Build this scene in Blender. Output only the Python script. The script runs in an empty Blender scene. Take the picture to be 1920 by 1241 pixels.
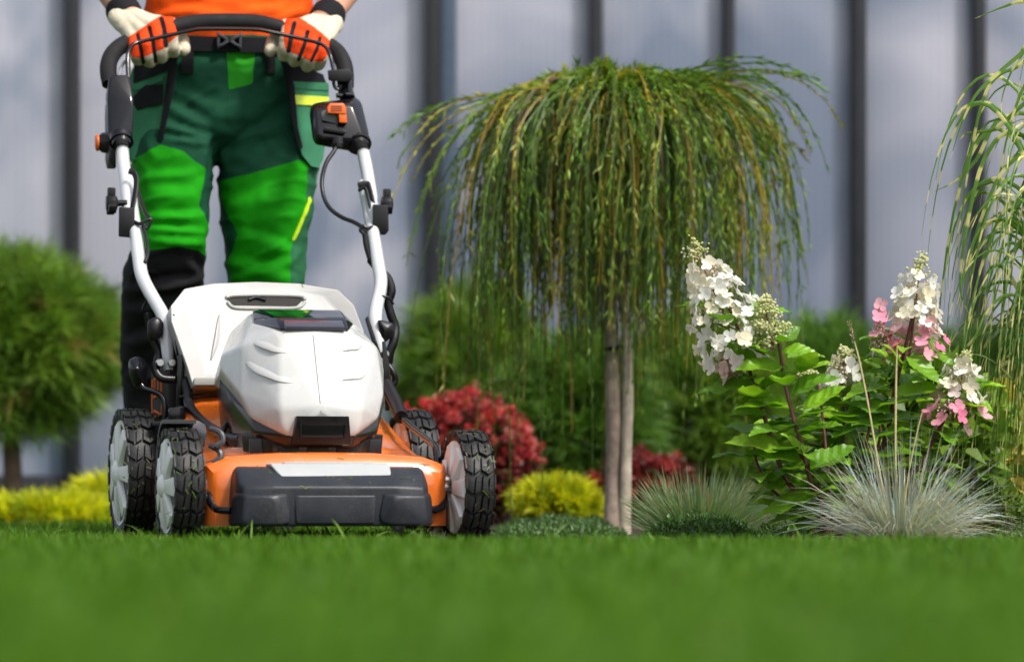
import bpy, bmesh, math, random
import numpy as np
from mathutils import Vector, Matrix, noise as mnoise
from mathutils.bvhtree import BVHTree
random.seed(7); rng = np.random.default_rng(11)
R = math.radians; PI = math.pi
sc = bpy.context.scene; COL = sc.collection

# ---------------------------------------------------------------- camera
HC = 0.085                      # lens height above the soil, a worm's view over the lawn
F_PX, CX, HY = 7200.0, 960.0, 929.0   # focal length in photo pixels, centre column, horizon row
cam = bpy.data.cameras.new('camera'); camo = bpy.data.objects.new('camera', cam); COL.objects.link(camo)
camo.location = (0, 0, HC); camo.rotation_euler = (R(90), 0, 0)
cam.sensor_width = 36; cam.lens = 135; cam.shift_y = (HY - 620.5)/1920
cam.clip_start = 0.05; cam.clip_end = 500
cam.dof.use_dof = True; cam.dof.focus_distance = 6.68; cam.dof.aperture_fstop = 4.2
sc.camera = camo
# ---------------------------------------------------------------- sky and sun
SUN = Vector((0.46, -0.42, 0.80)).normalized()      # direction towards the sun
w = bpy.data.worlds.new('World'); sc.world = w; w.use_nodes = True
nt = w.node_tree; sky = nt.nodes.new('ShaderNodeTexSky'); sky.sky_type = 'NISHITA'; sky.sun_disc = False
sky.sun_elevation = math.asin(SUN.z); sky.sun_rotation = math.atan2(SUN.x, SUN.y)
sky.air_density = 1.0; sky.dust_density = 4.0; sky.ozone_density = 1.0
hs = nt.nodes.new('ShaderNodeHueSaturation'); hs.inputs['Saturation'].default_value = .45      # thin bright haze: paler than a clear sky
nt.links.new(sky.outputs[0], hs.inputs['Color']); nt.links.new(hs.outputs[0], nt.nodes['Background'].inputs[0]); nt.nodes['Background'].inputs[1].default_value = 0.15
sl = bpy.data.lights.new('sun', 'SUN'); sl.energy = 2.4; sl.angle = R(7); sl.color = (1, .95, .87)
so = bpy.data.objects.new('sun', sl); COL.objects.link(so); so.location = (6, -4, 8)
so.rotation_euler = (-SUN).to_track_quat('-Z', 'Y').to_euler()
sc.view_settings.view_transform = 'Standard'; sc.view_settings.look = 'None'
sc.view_settings.exposure = 0.6; sc.view_settings.gamma = 1
sc.cycles.use_denoising = True; sc.cycles.max_bounces = 6; sc.cycles.transparent_max_bounces = 8
sc.cycles.diffuse_bounces = 3; sc.cycles.caustics_reflective = False; sc.cycles.caustics_refractive = False

# ---------------------------------------------------------------- pixel helpers
def W(px, py, d):
    return Vector(((px-CX)*d/F_PX, d, HC+(HY-py)*d/F_PX))
YAW = R(11.5); C0 = Vector((-.311, 6.4, 0))
XB = Vector((math.cos(YAW), math.sin(YAW), 0)); YB = Vector((-math.sin(YAW), math.cos(YAW), 0))
def L(px, py, ly):              # photo pixel on the mower's own cross plane ly -> mower coordinates
    r = Vector(((px-CX)/F_PX, 1, 0)); t = (ly + C0.dot(YB))/r.dot(YB); p = r*t
    return Vector(((p-C0).dot(XB), ly, HC+(HY-py)/F_PX*t))
def to_world(v): return C0 + XB*v[0] + YB*v[1] + Vector((0, 0, v[2]))
def to_px(V):                   # mower coordinates (n,3) -> pixels (n,2)
    V = np.asarray(V); X = C0.x+XB.x*V[:, 0]+YB.x*V[:, 1]; Y = C0.y+XB.y*V[:, 0]+YB.y*V[:, 1]
    return np.stack([CX+X/Y*F_PX, HY-(V[:, 2]-HC)/Y*F_PX], 1)

# ---------------------------------------------------------------- materials
def new_mat(name):
    m = bpy.data.materials.new(name); m.use_nodes = True
    n = m.node_tree; return m, n, n.nodes['Principled BSDF'], n.nodes['Material Output']
def col4(c): return (c[0], c[1], c[2], 1)
def mat(name, c, rough=.5, metal=0, var=.08, vscale=30, bump=0, bscale=200, coat=0, spec=.5, rvar=.1, dust=0, dustc=(.35, .3, .22)):
    m, n, b, o = new_mat(name); N = n.nodes.new; K = n.links.new
    tc = N('ShaderNodeTexCoord'); nz = N('ShaderNodeTexNoise'); nz.inputs['Scale'].default_value = vscale; nz.inputs['Detail'].default_value = 6
    K(tc.outputs['Object'], nz.inputs['Vector'])
    mr = N('ShaderNodeMapRange'); mr.inputs[1].default_value = .3; mr.inputs[2].default_value = .7
    mr.inputs[3].default_value = 1-var; mr.inputs[4].default_value = 1+var; K(nz.outputs[0], mr.inputs[0])
    mx = N('ShaderNodeMix'); mx.data_type = 'RGBA'; mx.blend_type = 'MULTIPLY'; mx.inputs[0].default_value = 1
    mx.inputs[6].default_value = col4(c); K(mr.outputs[0], mx.inputs[7]); out = mx.outputs[2]
    if dust:
        n2 = N('ShaderNodeTexNoise'); n2.inputs['Scale'].default_value = 350; n2.inputs['Detail'].default_value = 3; K(tc.outputs['Object'], n2.inputs['Vector'])
        n3 = N('ShaderNodeTexNoise'); n3.inputs['Scale'].default_value = 14; n3.inputs['Detail'].default_value = 5; K(tc.outputs['Object'], n3.inputs['Vector'])
        ml = N('ShaderNodeMath'); ml.operation = 'MULTIPLY'; K(n2.outputs[0], ml.inputs[0]); K(n3.outputs[0], ml.inputs[1])
        m2 = N('ShaderNodeMapRange'); m2.inputs[1].default_value = .27; m2.inputs[2].default_value = .42; m2.inputs[3].default_value = 0; m2.inputs[4].default_value = dust
        K(ml.outputs[0], m2.inputs[0])
        md = N('ShaderNodeMix'); md.data_type = 'RGBA'; K(m2.outputs[0], md.inputs[0]); K(out, md.inputs[6]); md.inputs[7].default_value = col4(dustc); out = md.outputs[2]
    K(out, b.inputs['Base Color'])
    r2 = N('ShaderNodeMapRange'); r2.inputs[1].default_value = .3; r2.inputs[2].default_value = .7
    r2.inputs[3].default_value = max(.02, rough-rvar*rough*2); r2.inputs[4].default_value = min(1, rough+rvar*rough*2); K(nz.outputs[0], r2.inputs[0]); K(r2.outputs[0], b.inputs['Roughness'])
    b.inputs['Metallic'].default_value = metal; b.inputs['Specular IOR Level'].default_value = spec
    b.inputs['Coat Weight'].default_value = coat; b.inputs['Coat Roughness'].default_value = .08
    if bump:
        nb = N('ShaderNodeTexNoise'); nb.inputs['Scale'].default_value = bscale; nb.inputs['Detail'].default_value = 4; K(tc.outputs['Object'], nb.inputs['Vector'])
        bp = N('ShaderNodeBump'); bp.inputs['Strength'].default_value = bump; bp.inputs['Distance'].default_value = .002
        K(nb.outputs[0], bp.inputs['Height']); K(bp.outputs[0], b.inputs['Normal'])
    return m
def leaf_mat(name, rough=.45, trans=.35, tint=(1, 1, 1), objcol=False, veins=False, spec=.4):
    """foliage: colour from the mesh's own colour attribute (or the object's colour), light shines through"""
    m, n, b, o = new_mat(name); N = n.nodes.new; K = n.links.new
    if objcol:
        a = N('ShaderNodeObjectInfo'); c = a.outputs['Color']
    else:
        a = N('ShaderNodeAttribute'); a.attribute_name = 'col'; c = a.outputs['Color']
    tc = N('ShaderNodeTexCoord'); nz = N('ShaderNodeTexNoise'); nz.inputs['Scale'].default_value = 40 if objcol else 12; nz.inputs['Detail'].default_value = 5
    K(tc.outputs['Object'], nz.inputs['Vector'])
    mr = N('ShaderNodeMapRange'); mr.inputs[1].default_value = .3; mr.inputs[2].default_value = .7; mr.inputs[3].default_value = .8; mr.inputs[4].default_value = 1.2; K(nz.outputs[0], mr.inputs[0])
    mx = N('ShaderNodeMix'); mx.data_type = 'RGBA'; mx.blend_type = 'MULTIPLY'; mx.inputs[0].default_value = 1; K(c, mx.inputs[6]); K(mr.outputs[0], mx.inputs[7])
    K(mx.outputs[2], b.inputs['Base Color']); b.inputs['Roughness'].default_value = rough; b.inputs['Specular IOR Level'].default_value = spec
    if veins:
        wv = N('ShaderNodeTexWave'); wv.inputs['Scale'].default_value = 3.2; wv.inputs['Distortion'].default_value = 1.2; wv.bands_direction = 'DIAGONAL'
        sx = N('ShaderNodeSeparateXYZ'); K(tc.outputs['Object'], sx.inputs[0])
        ab = N('ShaderNodeMath'); ab.operation = 'ABSOLUTE'; K(sx.outputs[0], ab.inputs[0])
        cm = N('ShaderNodeCombineXYZ'); ng = N('ShaderNodeMath'); ng.operation = 'MULTIPLY'; ng.inputs[1].default_value = -.8; K(ab.outputs[0], ng.inputs[0])
        K(ng.outputs[0], cm.inputs[0]); K(sx.outputs[1], cm.inputs[1]); K(cm.outputs[0], wv.inputs['Vector'])
        bp = N('ShaderNodeBump'); bp.inputs['Strength'].default_value = .18; bp.inputs['Distance'].default_value = .02; K(wv.outputs[0], bp.inputs['Height']); K(bp.outputs[0], b.inputs['Normal'])
    t = N('ShaderNodeBsdfTranslucent'); m3 = N('ShaderNodeMix'); m3.data_type = 'RGBA'; m3.blend_type = 'MULTIPLY'; m3.inputs[0].default_value = 1
    K(mx.outputs[2], m3.inputs[6]); m3.inputs[7].default_value = col4(tint); K(m3.outputs[2], t.inputs[0])
    ms = N('ShaderNodeMixShader'); ms.inputs[0].default_value = trans; K(b.outputs[0], ms.inputs[1]); K(t.outputs[0], ms.inputs[2]); K(ms.outputs[0], o.inputs[0])
    return m
def zone_mat(name, base, zones, rough=.75, weave=.25, wscale=900, line=None):
    """cloth or glove leather cut from differently coloured pieces; zones = [(attribute, colour)]"""
    m, n, b, o = new_mat(name); N = n.nodes.new; K = n.links.new
    rgb = N('ShaderNodeRGB'); rgb.outputs[0].default_value = col4(base); cur = rgb.outputs[0]
    for an, c in zones:
        a = N('ShaderNodeAttribute'); a.attribute_name = an
        mr = N('ShaderNodeMapRange'); mr.inputs[1].default_value = -.5; mr.inputs[2].default_value = .5; K(a.outputs['Fac'], mr.inputs[0])
        mx = N('ShaderNodeMix'); mx.data_type = 'RGBA'; K(mr.outputs[0], mx.inputs[0]); K(cur, mx.inputs[6]); mx.inputs[7].default_value = col4(c); cur = mx.outputs[2]
    tc = N('ShaderNodeTexCoord'); nz = N('ShaderNodeTexNoise'); nz.inputs['Scale'].default_value = 25; nz.inputs['Detail'].default_value = 7; K(tc.outputs['Object'], nz.inputs['Vector'])
    mr = N('ShaderNodeMapRange'); mr.inputs[1].default_value = .3; mr.inputs[2].default_value = .7; mr.inputs[3].default_value = .85; mr.inputs[4].default_value = 1.12; K(nz.outputs[0], mr.inputs[0])
    mx = N('ShaderNodeMix'); mx.data_type = 'RGBA'; mx.blend_type = 'MULTIPLY'; mx.inputs[0].default_value = 1; K(cur, mx.inputs[6]); K(mr.outputs[0], mx.inputs[7])
    K(mx.outputs[2], b.inputs['Base Color']); b.inputs['Roughness'].default_value = rough; b.inputs['Specular IOR Level'].default_value = .12
    nb = N('ShaderNodeTexNoise'); nb.inputs['Scale'].default_value = wscale; K(tc.outputs['Object'], nb.inputs['Vector'])
    bp = N('ShaderNodeBump'); bp.inputs['Strength'].default_value = weave; bp.inputs['Distance'].default_value = .001; K(nb.outputs[0], bp.inputs['Height']); K(bp.outputs[0], b.inputs['Normal'])
    return m

# ---------------------------------------------------------------- object helpers
def empty(name, loc, rz=0, label=None, cat=None, group=None):
    o = bpy.data.objects.new(name, None); COL.objects.link(o); o.location = loc; o.rotation_euler = (0, 0, rz); o.empty_display_size = .05
    tag(o, label, cat, group); return o
def tag(o, label=None, cat=None, group=None, kind=None):
    if label: o['label'] = label
    if cat: o['category'] = cat
    if group: o['group'] = group
    if kind: o['kind'] = kind
    return o
def link(name, me, m, parent=None, loc=None, **kw):
    if m is not None:
        if me.materials: me.materials[0] = m
        else: me.materials.append(m)
    o = bpy.data.objects.new(name, me); COL.objects.link(o)
    if parent: o.parent = parent
    if loc is not None: o.location = loc
    return tag(o, **kw)
def finish(bm, smooth=40):
    bmesh.ops.recalc_face_normals(bm, faces=bm.faces)
    if smooth:
        for f in bm.faces: f.smooth = True
        a = R(smooth)
        for e in bm.edges:
            if len(e.link_faces) == 2 and e.calc_face_angle(0) > a: e.smooth = False
def obj(name, bm, m, parent=None, smooth=40, off=None, **kw):
    finish(bm, smooth)
    if off is not None: bmesh.ops.translate(bm, verts=bm.verts, vec=-Vector(off))
    me = bpy.data.meshes.new(name); bm.to_mesh(me); bm.free()
    return link(name, me, m, parent, **kw)
def crom(pts, n=6):
    """smooth curve through points; each point may carry extra values (radius)"""
    P = [np.array(p, float) for p in pts]
    if len(P) < 3: return [P[0]+(P[-1]-P[0])*i/n for i in range(n+1)]
    P = [2*P[0]-P[1]]+P+[2*P[-1]-P[-2]]; out = []
    for i in range(1, len(P)-2):
        for k in range(n):
            t = k/n; a, b, c, d = P[i-1:i+3]
            out.append(.5*((2*b)+(-a+c)*t+(2*a-5*b+4*c-d)*t*t+(-a+3*b-3*c+d)*t**3))
    out.append(P[-2]); return out
def tube(bm, pts, r, seg=10, n=6, smooth=True, ribs=0, flat=1, cap=True):
    """tube along points; r = radius or list of radii"""
    rr = r if isinstance(r, (list, tuple)) else [r]*len(pts)
    q = [tuple(p)+(a,) for p, a in zip(pts, rr)]
    if smooth and len(q) > 2: q = crom(q, n)
    V = [Vector(a[:3]) for a in q]; rad = [a[3] for a in q]
    up = None; rings = []
    for i, v in enumerate(V):
        t = (V[min(i+1, len(V)-1)]-V[max(i-1, 0)]).normalized()
        if up is None:
            up = Vector((0, 0, 1)) if abs(t.z) < .8 else Vector((0, 1, 0))
        s = t.cross(up).normalized(); up = s.cross(t).normalized()
        rd = rad[i]*(1 if not ribs or i % 2 else ribs)
        rings.append([bm.verts.new(v+s*math.cos(2*PI*k/seg)*rd+up*math.sin(2*PI*k/seg)*rd*flat) for k in range(seg)])
    for a, b in zip(rings, rings[1:]):
        for k in range(seg): bm.faces.new((a[k], a[(k+1) % seg], b[(k+1) % seg], b[k]))
    if cap: bm.faces.new(rings[0][::-1]); bm.faces.new(rings[-1])
    return bm
def tube_o(name, pts, r, m, parent, **kw):
    ks = {k: kw.pop(k) for k in ('seg', 'n', 'smooth', 'ribs', 'flat') if k in kw}
    return obj(name, tube(bmesh.new(), pts, r, **ks), m, parent, **kw)
def hull(bm, pts, bevel=0, segs=2):
    b = bmesh.new()
    for p in pts: b.verts.new(p)
    res = bmesh.ops.convex_hull(b, input=b.verts)
    bmesh.ops.delete(b, geom=[g for g in res['geom_interior'] if isinstance(g, bmesh.types.BMVert)], context='VERTS')
    bmesh.ops.dissolve_limit(b, angle_limit=R(4), verts=b.verts, edges=b.edges)
    if bevel: bmesh.ops.bevel(b, geom=b.edges[:]+b.verts[:], offset=bevel, segments=segs, affect='EDGES', profile=.6, clamp_overlap=True)
    me = bpy.data.meshes.new('t'); b.to_mesh(me); b.free(); bm.from_mesh(me); bpy.data.meshes.remove(me); return bm
def mir(pts): return [(p[0], p[1], p[2]) for p in pts]+[(-p[0], p[1], p[2]) for p in pts]
def box_pts(c, s, rz=0, rx=0, ry=0):
    M = Matrix.Translation(c) @ Matrix.Rotation(rz, 4, 'Z') @ Matrix.Rotation(ry, 4, 'Y') @ Matrix.Rotation(rx, 4, 'X')
    return [M @ Vector((x*s[0]/2, y*s[1]/2, z*s[2]/2)) for x in (-1, 1) for y in (-1, 1) for z in (-1, 1)]
def box(bm, c, s, bevel=.002, **kw): return hull(bm, box_pts(Vector(c), s, **kw), bevel)
def lathe(bm, prof, axis='X', c=(0, 0, 0), seg=32, close=False):
    """profile [(radius, offset)] turned round an axis through c"""
    c = Vector(c); rings = []
    for r, o in prof:
        ring = []
        for k in range(seg):
            a = 2*PI*k/seg; u, v = r*math.cos(a), r*math.sin(a)
            p = {'X': (o, u, v), 'Y': (u, o, v), 'Z': (u, v, o)}[axis]
            ring.append(bm.verts.new(c+Vector(p)))
        rings.append(ring)
    pr = list(zip(rings, rings[1:]))+([(rings[-1], rings[0])] if close else [])
    for a, b in pr:
        for k in range(seg): bm.faces.new((a[k], a[(k+1) % seg], b[(k+1) % seg], b[k]))
    if not close:
        for ring, (r, _) in ((rings[0], prof[0]), (rings[-1], prof[-1])):
            if r > 1e-5: bm.faces.new(ring)
    return bm
def loft(bm, rings, cap=True):
    vr = [[bm.verts.new(p) for p in r] for r in rings]; n = len(vr[0])
    for a, b in zip(vr, vr[1:]):
        for k in range(n): bm.faces.new((a[k], a[(k+1) % n], b[(k+1) % n], b[k]))
    if cap: bm.faces.new(vr[0][::-1]); bm.faces.new(vr[-1])
    return bm
def ell(cx, cy, z, hx, hy, n=28, p=2.3, tilt=0):
    out = []
    for k in range(n):
        a = 2*PI*k/n; c, s = math.cos(a), math.sin(a)
        x = math.copysign(abs(c)**(2/p), c)*hx; y = math.copysign(abs(s)**(2/p), s)*hy
        out.append(Vector((cx+x, cy+y, z+tilt*x)))
    return out
def chain(bm, pts, seg=12):
    """tapered capsules through (x,y,z,r)"""
    for a, b in zip(pts, pts[1:]):
        n = max(2, int((Vector(a[:3])-Vector(b[:3])).length/(.35*min(a[3], b[3])))+1); n = min(n, 14)
        tube(bm, [np.array(a[:3])+(np.array(b[:3])-np.array(a[:3]))*i/n for i in range(n+1)], [a[3]+(b[3]-a[3])*i/n for i in range(n+1)], seg=seg, smooth=False)
    for p in pts: bmesh.ops.create_icosphere(bm, subdivisions=2, radius=p[3], matrix=Matrix.Translation(p[:3]))
    return bm
def remesh(bm, voxel, smooth=4):
    """one continuous skin round overlapping closed shapes"""
    me = bpy.data.meshes.new('t'); bm.to_mesh(me); bm.free(); o = bpy.data.objects.new('t', me); COL.objects.link(o)
    r = o.modifiers.new('r', 'REMESH'); r.mode = 'VOXEL'; r.voxel_size = voxel
    if smooth: s = o.modifiers.new('s', 'SMOOTH'); s.factor = .5; s.iterations = smooth
    dg = bpy.context.evaluated_depsgraph_get(); dg.update()
    out = bpy.data.meshes.new_from_object(o.evaluated_get(dg)); bpy.data.objects.remove(o); bpy.data.meshes.remove(me)
    out.polygons.foreach_set('use_smooth', np.ones(len(out.polygons), bool)); return out
def verts_of(me):
    a = np.empty(len(me.vertices)*3); me.vertices.foreach_get('co', a); return a.reshape(-1, 3)
def normals_of(me):
    a = np.empty(len(me.vertices)*3); me.vertex_normals.foreach_get('vector', a); return a.reshape(-1, 3)
def set_verts(me, V): me.vertices.foreach_set('co', np.ascontiguousarray(V).ravel()); me.update()
def sd_poly(P, poly):
    """signed distance in pixels, positive inside"""
    poly = np.array(poly, float); d = np.full(len(P), 1e9); ins = np.zeros(len(P), bool)
    for a, b in zip(poly, np.roll(poly, -1, 0)):
        e = b-a; w_ = P-a; t = np.clip((w_@e)/max(1e-9, e@e), 0, 1); q = w_-t[:, None]*e; d = np.minimum(d, np.hypot(q[:, 0], q[:, 1]))
        c = (a[1] <= P[:, 1]) != (b[1] <= P[:, 1])
        with np.errstate(divide='ignore', invalid='ignore'): xx = a[0]+(P[:, 1]-a[1])*e[0]/(e[1] if e[1] else 1e-9)
        ins ^= c & (P[:, 0] < xx)
    return np.where(ins, d, -d)
def sd_line(P, pts, r):
    d = np.full(len(P), 1e9); pts = np.array(pts, float)
    for a, b in zip(pts[:-1], pts[1:]):
        e = b-a; w_ = P-a; t = np.clip((w_@e)/(e@e), 0, 1); q = w_-t[:, None]*e; d = np.minimum(d, np.hypot(q[:, 0], q[:, 1]))
    return r-d
def attr(me, name, vals):
    a = me.attributes.new(name, 'FLOAT', 'POINT'); a.data.foreach_set('value', np.asarray(vals, np.float32))

# ---- foliage in numpy: ribbons and leaf cards, gathered in one mesh with a colour attribute
class Foliage:
    def __init__(s): s.v = []; s.f = []; s.c = []; s.n = 0
    def ribbons(s, P, width, side, cols):
        """P (N,S,3) centre lines; width (N,S); side (N,3) or (N,S,3); cols (N,3) or (N,S,3)"""
        N, S, _ = P.shape
        sd = side[:, None, :] if side.ndim == 2 else side
        A = P-sd*width[..., None]/2; B = P+sd*width[..., None]/2
        v = np.stack([A, B], 2).reshape(-1, 3)
        base = (np.arange(N)*S*2)[:, None]+np.arange(S-1)[None]*2
        f = np.stack([base, base+1, base+3, base+2], -1).reshape(-1, 4)+s.n
        c = np.broadcast_to(cols[:, None, :] if cols.ndim == 2 else cols, (N, S, 3))
        c = np.repeat(c.reshape(-1, 3), 2, 0)
        s.v.append(v); s.f.append(f); s.c.append(c); s.n += len(v)
    def leaves(s, pos, d, nrm, length, width, cols, fold=.25, curl=.15):
        """six-point folded leaves: base, two shoulders, mid rib, tip"""
        N = len(pos); d = d/np.linalg.norm(d, axis=1, keepdims=True); sd = np.cross(d, nrm); sd /= np.linalg.norm(sd, axis=1, keepdims=True)+1e-9
        n = np.cross(sd, d); l = length[:, None]; h = width[:, None]/2
        m1 = pos+d*l*.5; tip = pos+d*l-n*l*curl
        a = pos+d*l*.42+sd*h+n*h*fold; b = pos+d*l*.42-sd*h+n*h*fold
        v = np.stack([pos, a, tip, m1, b], 1).reshape(-1, 3); k = (np.arange(N)*5)[:, None]+s.n
        f = np.concatenate([k+np.array([[0, 1, 2, 3]]), k+np.array([[0, 3, 2, 4]])], 0)
        s.v.append(v); s.f.append(f); s.c.append(np.repeat(cols, 5, 0)); s.n += len(v)
    def mesh(s, name):
        v = np.concatenate(s.v); f = np.concatenate(s.f); c = np.concatenate(s.c)
        me = bpy.data.meshes.new(name); me.vertices.add(len(v)); me.vertices.foreach_set('co', v.astype(np.float32).ravel())
        me.loops.add(f.size); me.loops.foreach_set('vertex_index', f.astype(np.int32).ravel())
        me.polygons.add(len(f)); me.polygons.foreach_set('loop_start', np.arange(0, f.size, 4, dtype=np.int32))
        a = me.color_attributes.new('col', 'FLOAT_COLOR', 'POINT'); a.data.foreach_set('color', np.concatenate([c, np.ones((len(c), 1))], 1).astype(np.float32).ravel())
        me.update(calc_edges=True); me.polygons.foreach_set('use_smooth', np.ones(len(f), bool)); return me
def unit(a): return a/(np.linalg.norm(a, axis=-1, keepdims=True)+1e-9)
def rcol(N, pal, jit=.18, wts=None):
    """random palette colours with brightness jitter"""
    pal = np.array(pal); i = rng.choice(len(pal), N, p=wts)
    return pal[i]*(1+rng.normal(0, jit, (N, 1))).clip(.4, 1.8)
def blades(fo, base, lean, length, width, droop, cols, S=4, tipcol=None):
    """grass-like blades: start upright with a lean and droop over"""
    N = len(base); t = np.linspace(0, 1, S)[None, :, None]
    up = np.array([0, 0, 1.0]); d0 = unit(up+lean)[:, None, :]; out = lean.copy(); out[:, 2] = 0; out = unit(out)[:, None, :]
    l = length[:, None, None]; dr = droop[:, None, None]
    P = base[:, None, :]+d0*l*t*(1-dr*t*.35)+out*l*dr*t**2*.6-up*l*dr*t**3*.45
    wd = width[:, None]*np.array([1 if S == 2 else .75]+[1-.0*i for i in range(1, S-1)]+[.08])[None]
    if S > 3: wd = width[:, None]*np.interp(np.linspace(0, 1, S), [0, .3, .7, 1], [.7, 1, .75, .06])[None]
    side = np.cross(d0[:, 0], rng.normal(0, 1, (N, 3))*.5+np.array([0, 1, 0])); side = unit(side)
    if tipcol is not None:
        c = cols[:, None, :]*(1-t**1.5)+tipcol[:, None, :]*t**1.5
    else: c = cols
    fo.ribbons(P, wd, side, c)
# ================================================================ the setting: soil, lawn, planting bed
def lawn_edge(X, Y):            # True where turf grows: front strip everywhere, and the strip the mower works down
    return (Y < 6.02+.05*np.sin(X*5)+.03*np.sin(X*13)) | (X < -.14-.05*(Y-6.2)+.03*np.sin(Y*4))
m_turf = mat('turf_soil', (.045, .075, .016), .9, var=.3, vscale=60, bump=.6, bscale=300)
m_soil = mat('mulch', (.05, .035, .024), .95, var=.4, vscale=80, bump=1, bscale=120)
def sheet(name, x0, x1, y0, y1, z, m, n=40, amp=.0):
    bm = bmesh.new(); bmesh.ops.create_grid(bm, x_segments=n, y_segments=n, size=.5)
    for v in bm.verts:
        v.co = Vector((x0+(v.co.x+.5)*(x1-x0), y0+(v.co.y+.5)*(y1-y0), z))
        if amp: v.co.z += amp*mnoise.noise(v.co*1.3)
    return obj(name, bm, m, kind='structure')
sheet('ground', -120, 120, -40, 200, -.012, m_soil, 8)
def poly_sheet(name, pts, z, m):
    bm = bmesh.new(); bm.faces.new([bm.verts.new((x, y, z)) for x, y in pts]); bmesh.ops.triangulate(bm, faces=bm.faces)
    return obj(name, bm, m, kind='structure')
ys = np.linspace(6.1, 12.2, 30)
lawn = poly_sheet('lawn', [(-14, -12), (14, -12)]+[(14, 6.0)]+[(x, 6.02+.05*math.sin(x*5)) for x in np.linspace(8, 0, 40)]+[(-.14-.05*(y-6.2)+.03*math.sin(y*4), y) for y in ys]+[(-14, 12.2)], -.004, m_turf)
# grass blades: nobody could count them
m_grass = leaf_mat('grass', .5, .35, (1.15, 1.1, .5), spec=.25)
gf = Foliage()
def grass(n, x0, x1, y0, y1, hmin, hmax, wmin, wmax, S=3, fan=None):
    X = rng.uniform(0, 1, n); Y = np.sqrt(rng.uniform(y0**2, y1**2, n)) if fan else rng.uniform(y0, y1, n)
    X = (X-.5)*fan*Y if fan else x0+X*(x1-x0)
    k = lawn_edge(X, Y); X, Y = X[k], Y[k]; N = len(X)
    hmod = np.array([.72+.22*mnoise.noise(Vector((x*6, y*6, 0))) for x, y in zip(X, Y)])
    base = np.stack([X, Y, np.full(N, -.006)], 1)
    ang = rng.uniform(0, 2*PI, N); ln = rng.gamma(2.0, .16, N)
    lean = np.stack([np.cos(ang)*ln, np.sin(ang)*ln, np.zeros(N)], 1)
    length = rng.uniform(hmin, hmax, N)*(.75+.35*hmod); width = rng.uniform(wmin, wmax, N)
    cols = rcol(N, [(.052, .14, .006), (.066, .165, .007), (.044, .12, .006), (.088, .185, .010), (.18, .17, .04)], .06 if fan == .36 else .16, [.36, .35, .19, .10, 0] if fan == .36 else [.35, .33, .17, .12, .03])
    patch = np.array([mnoise.noise(Vector((x*2.2, y*1.3, 5))) for x, y in zip(X, Y)]); cols = cols*(1+.07*patch[:, None])
    blades(gf, base, lean, length, width, rng.uniform(.1, .9, N), cols, S=S, tipcol=cols*np.array([1.25, 1.2, .9]))
grass(30000, 0, 0, .55, 2.6, .036, .046, .0026, .004, 3, fan=.36)
grass(65000, 0, 0, 2.5, 5.5, .036, .048, .0026, .004, 3, fan=.36)
grass(85000, 0, 0, 5.3, 7.4, .026, .041, .0013, .0025, 4, fan=.33)
grass(60000, -2.6, -.1, 7.2, 12.1, .026, .052, .0025, .004, 3)
grass(26000, -4, 4, .6, 6.2, .03, .05, .004, .007, 3)
n = 110                                           # a few uncut, taller blades
X = rng.uniform(-1.0, 1.0, n); Y = rng.uniform(5.6, 6.9, n); k = lawn_edge(X, Y); X, Y = X[k], Y[k]; n = len(X)
a = rng.uniform(0, 2*PI, n); lean = np.stack([np.cos(a)*.5, np.sin(a)*.4, 0*a], 1)
blades(gf, np.stack([X, Y, 0*X], 1), lean, rng.uniform(.045, .075, n), rng.uniform(.002, .0035, n), rng.uniform(.2, .8, n), rcol(n, [(.12, .24, .03), (.16, .27, .04)]), S=5)
link('grass', gf.mesh('grass'), m_grass, kind='stuff', label='short green blades of the mown lawn', cat='grass')

# ================================================================ greenhouse wall far behind
GD = 12.3
gk = F_PX/GD
gx = lambda px: (px-CX)/gk
m_post = mat('dark_aluminium', (.009, .010, .014), .45, metal=.0, var=.1)
m_post2 = mat('blue_grey_aluminium', (.05, .075, .115), .38, var=.1)
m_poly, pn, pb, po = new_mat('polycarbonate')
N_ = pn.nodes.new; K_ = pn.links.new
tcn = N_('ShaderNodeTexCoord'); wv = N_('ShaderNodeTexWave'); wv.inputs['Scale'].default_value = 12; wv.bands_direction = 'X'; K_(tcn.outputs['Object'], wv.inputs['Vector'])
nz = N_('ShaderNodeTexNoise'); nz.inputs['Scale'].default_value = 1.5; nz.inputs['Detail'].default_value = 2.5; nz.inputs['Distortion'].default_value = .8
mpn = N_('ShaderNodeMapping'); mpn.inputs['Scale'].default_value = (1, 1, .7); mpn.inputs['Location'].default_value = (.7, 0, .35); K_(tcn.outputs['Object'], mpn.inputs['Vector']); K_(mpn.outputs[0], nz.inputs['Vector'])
cr = N_('ShaderNodeValToRGB'); cr.color_ramp.elements[0].position = .40; cr.color_ramp.elements[0].color = (.155, .19, .265, 1); cr.color_ramp.elements[1].position = .60; cr.color_ramp.elements[1].color = (.40, .405, .475, 1)  # diffuse light and shade showing through the panels, painted into their colour as noise
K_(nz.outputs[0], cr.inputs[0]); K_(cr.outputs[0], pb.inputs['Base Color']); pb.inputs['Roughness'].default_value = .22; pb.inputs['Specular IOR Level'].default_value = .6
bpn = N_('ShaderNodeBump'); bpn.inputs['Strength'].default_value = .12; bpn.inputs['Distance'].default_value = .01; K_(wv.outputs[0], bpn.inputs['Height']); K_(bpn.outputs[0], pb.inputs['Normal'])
gh = empty('greenhouse', (0, GD, 0), 0, 'translucent lavender grey panelled greenhouse wall with dark upright posts behind the garden', 'greenhouse')
posts = [(-900, 26), (-420, 26), (135, 26), (825, 56), (1117, 24), (1367, 20), (1610, 27), (1835, 23), (2090, 24), (2345, 24), (2840, 26)]
HT = 3.1
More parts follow.
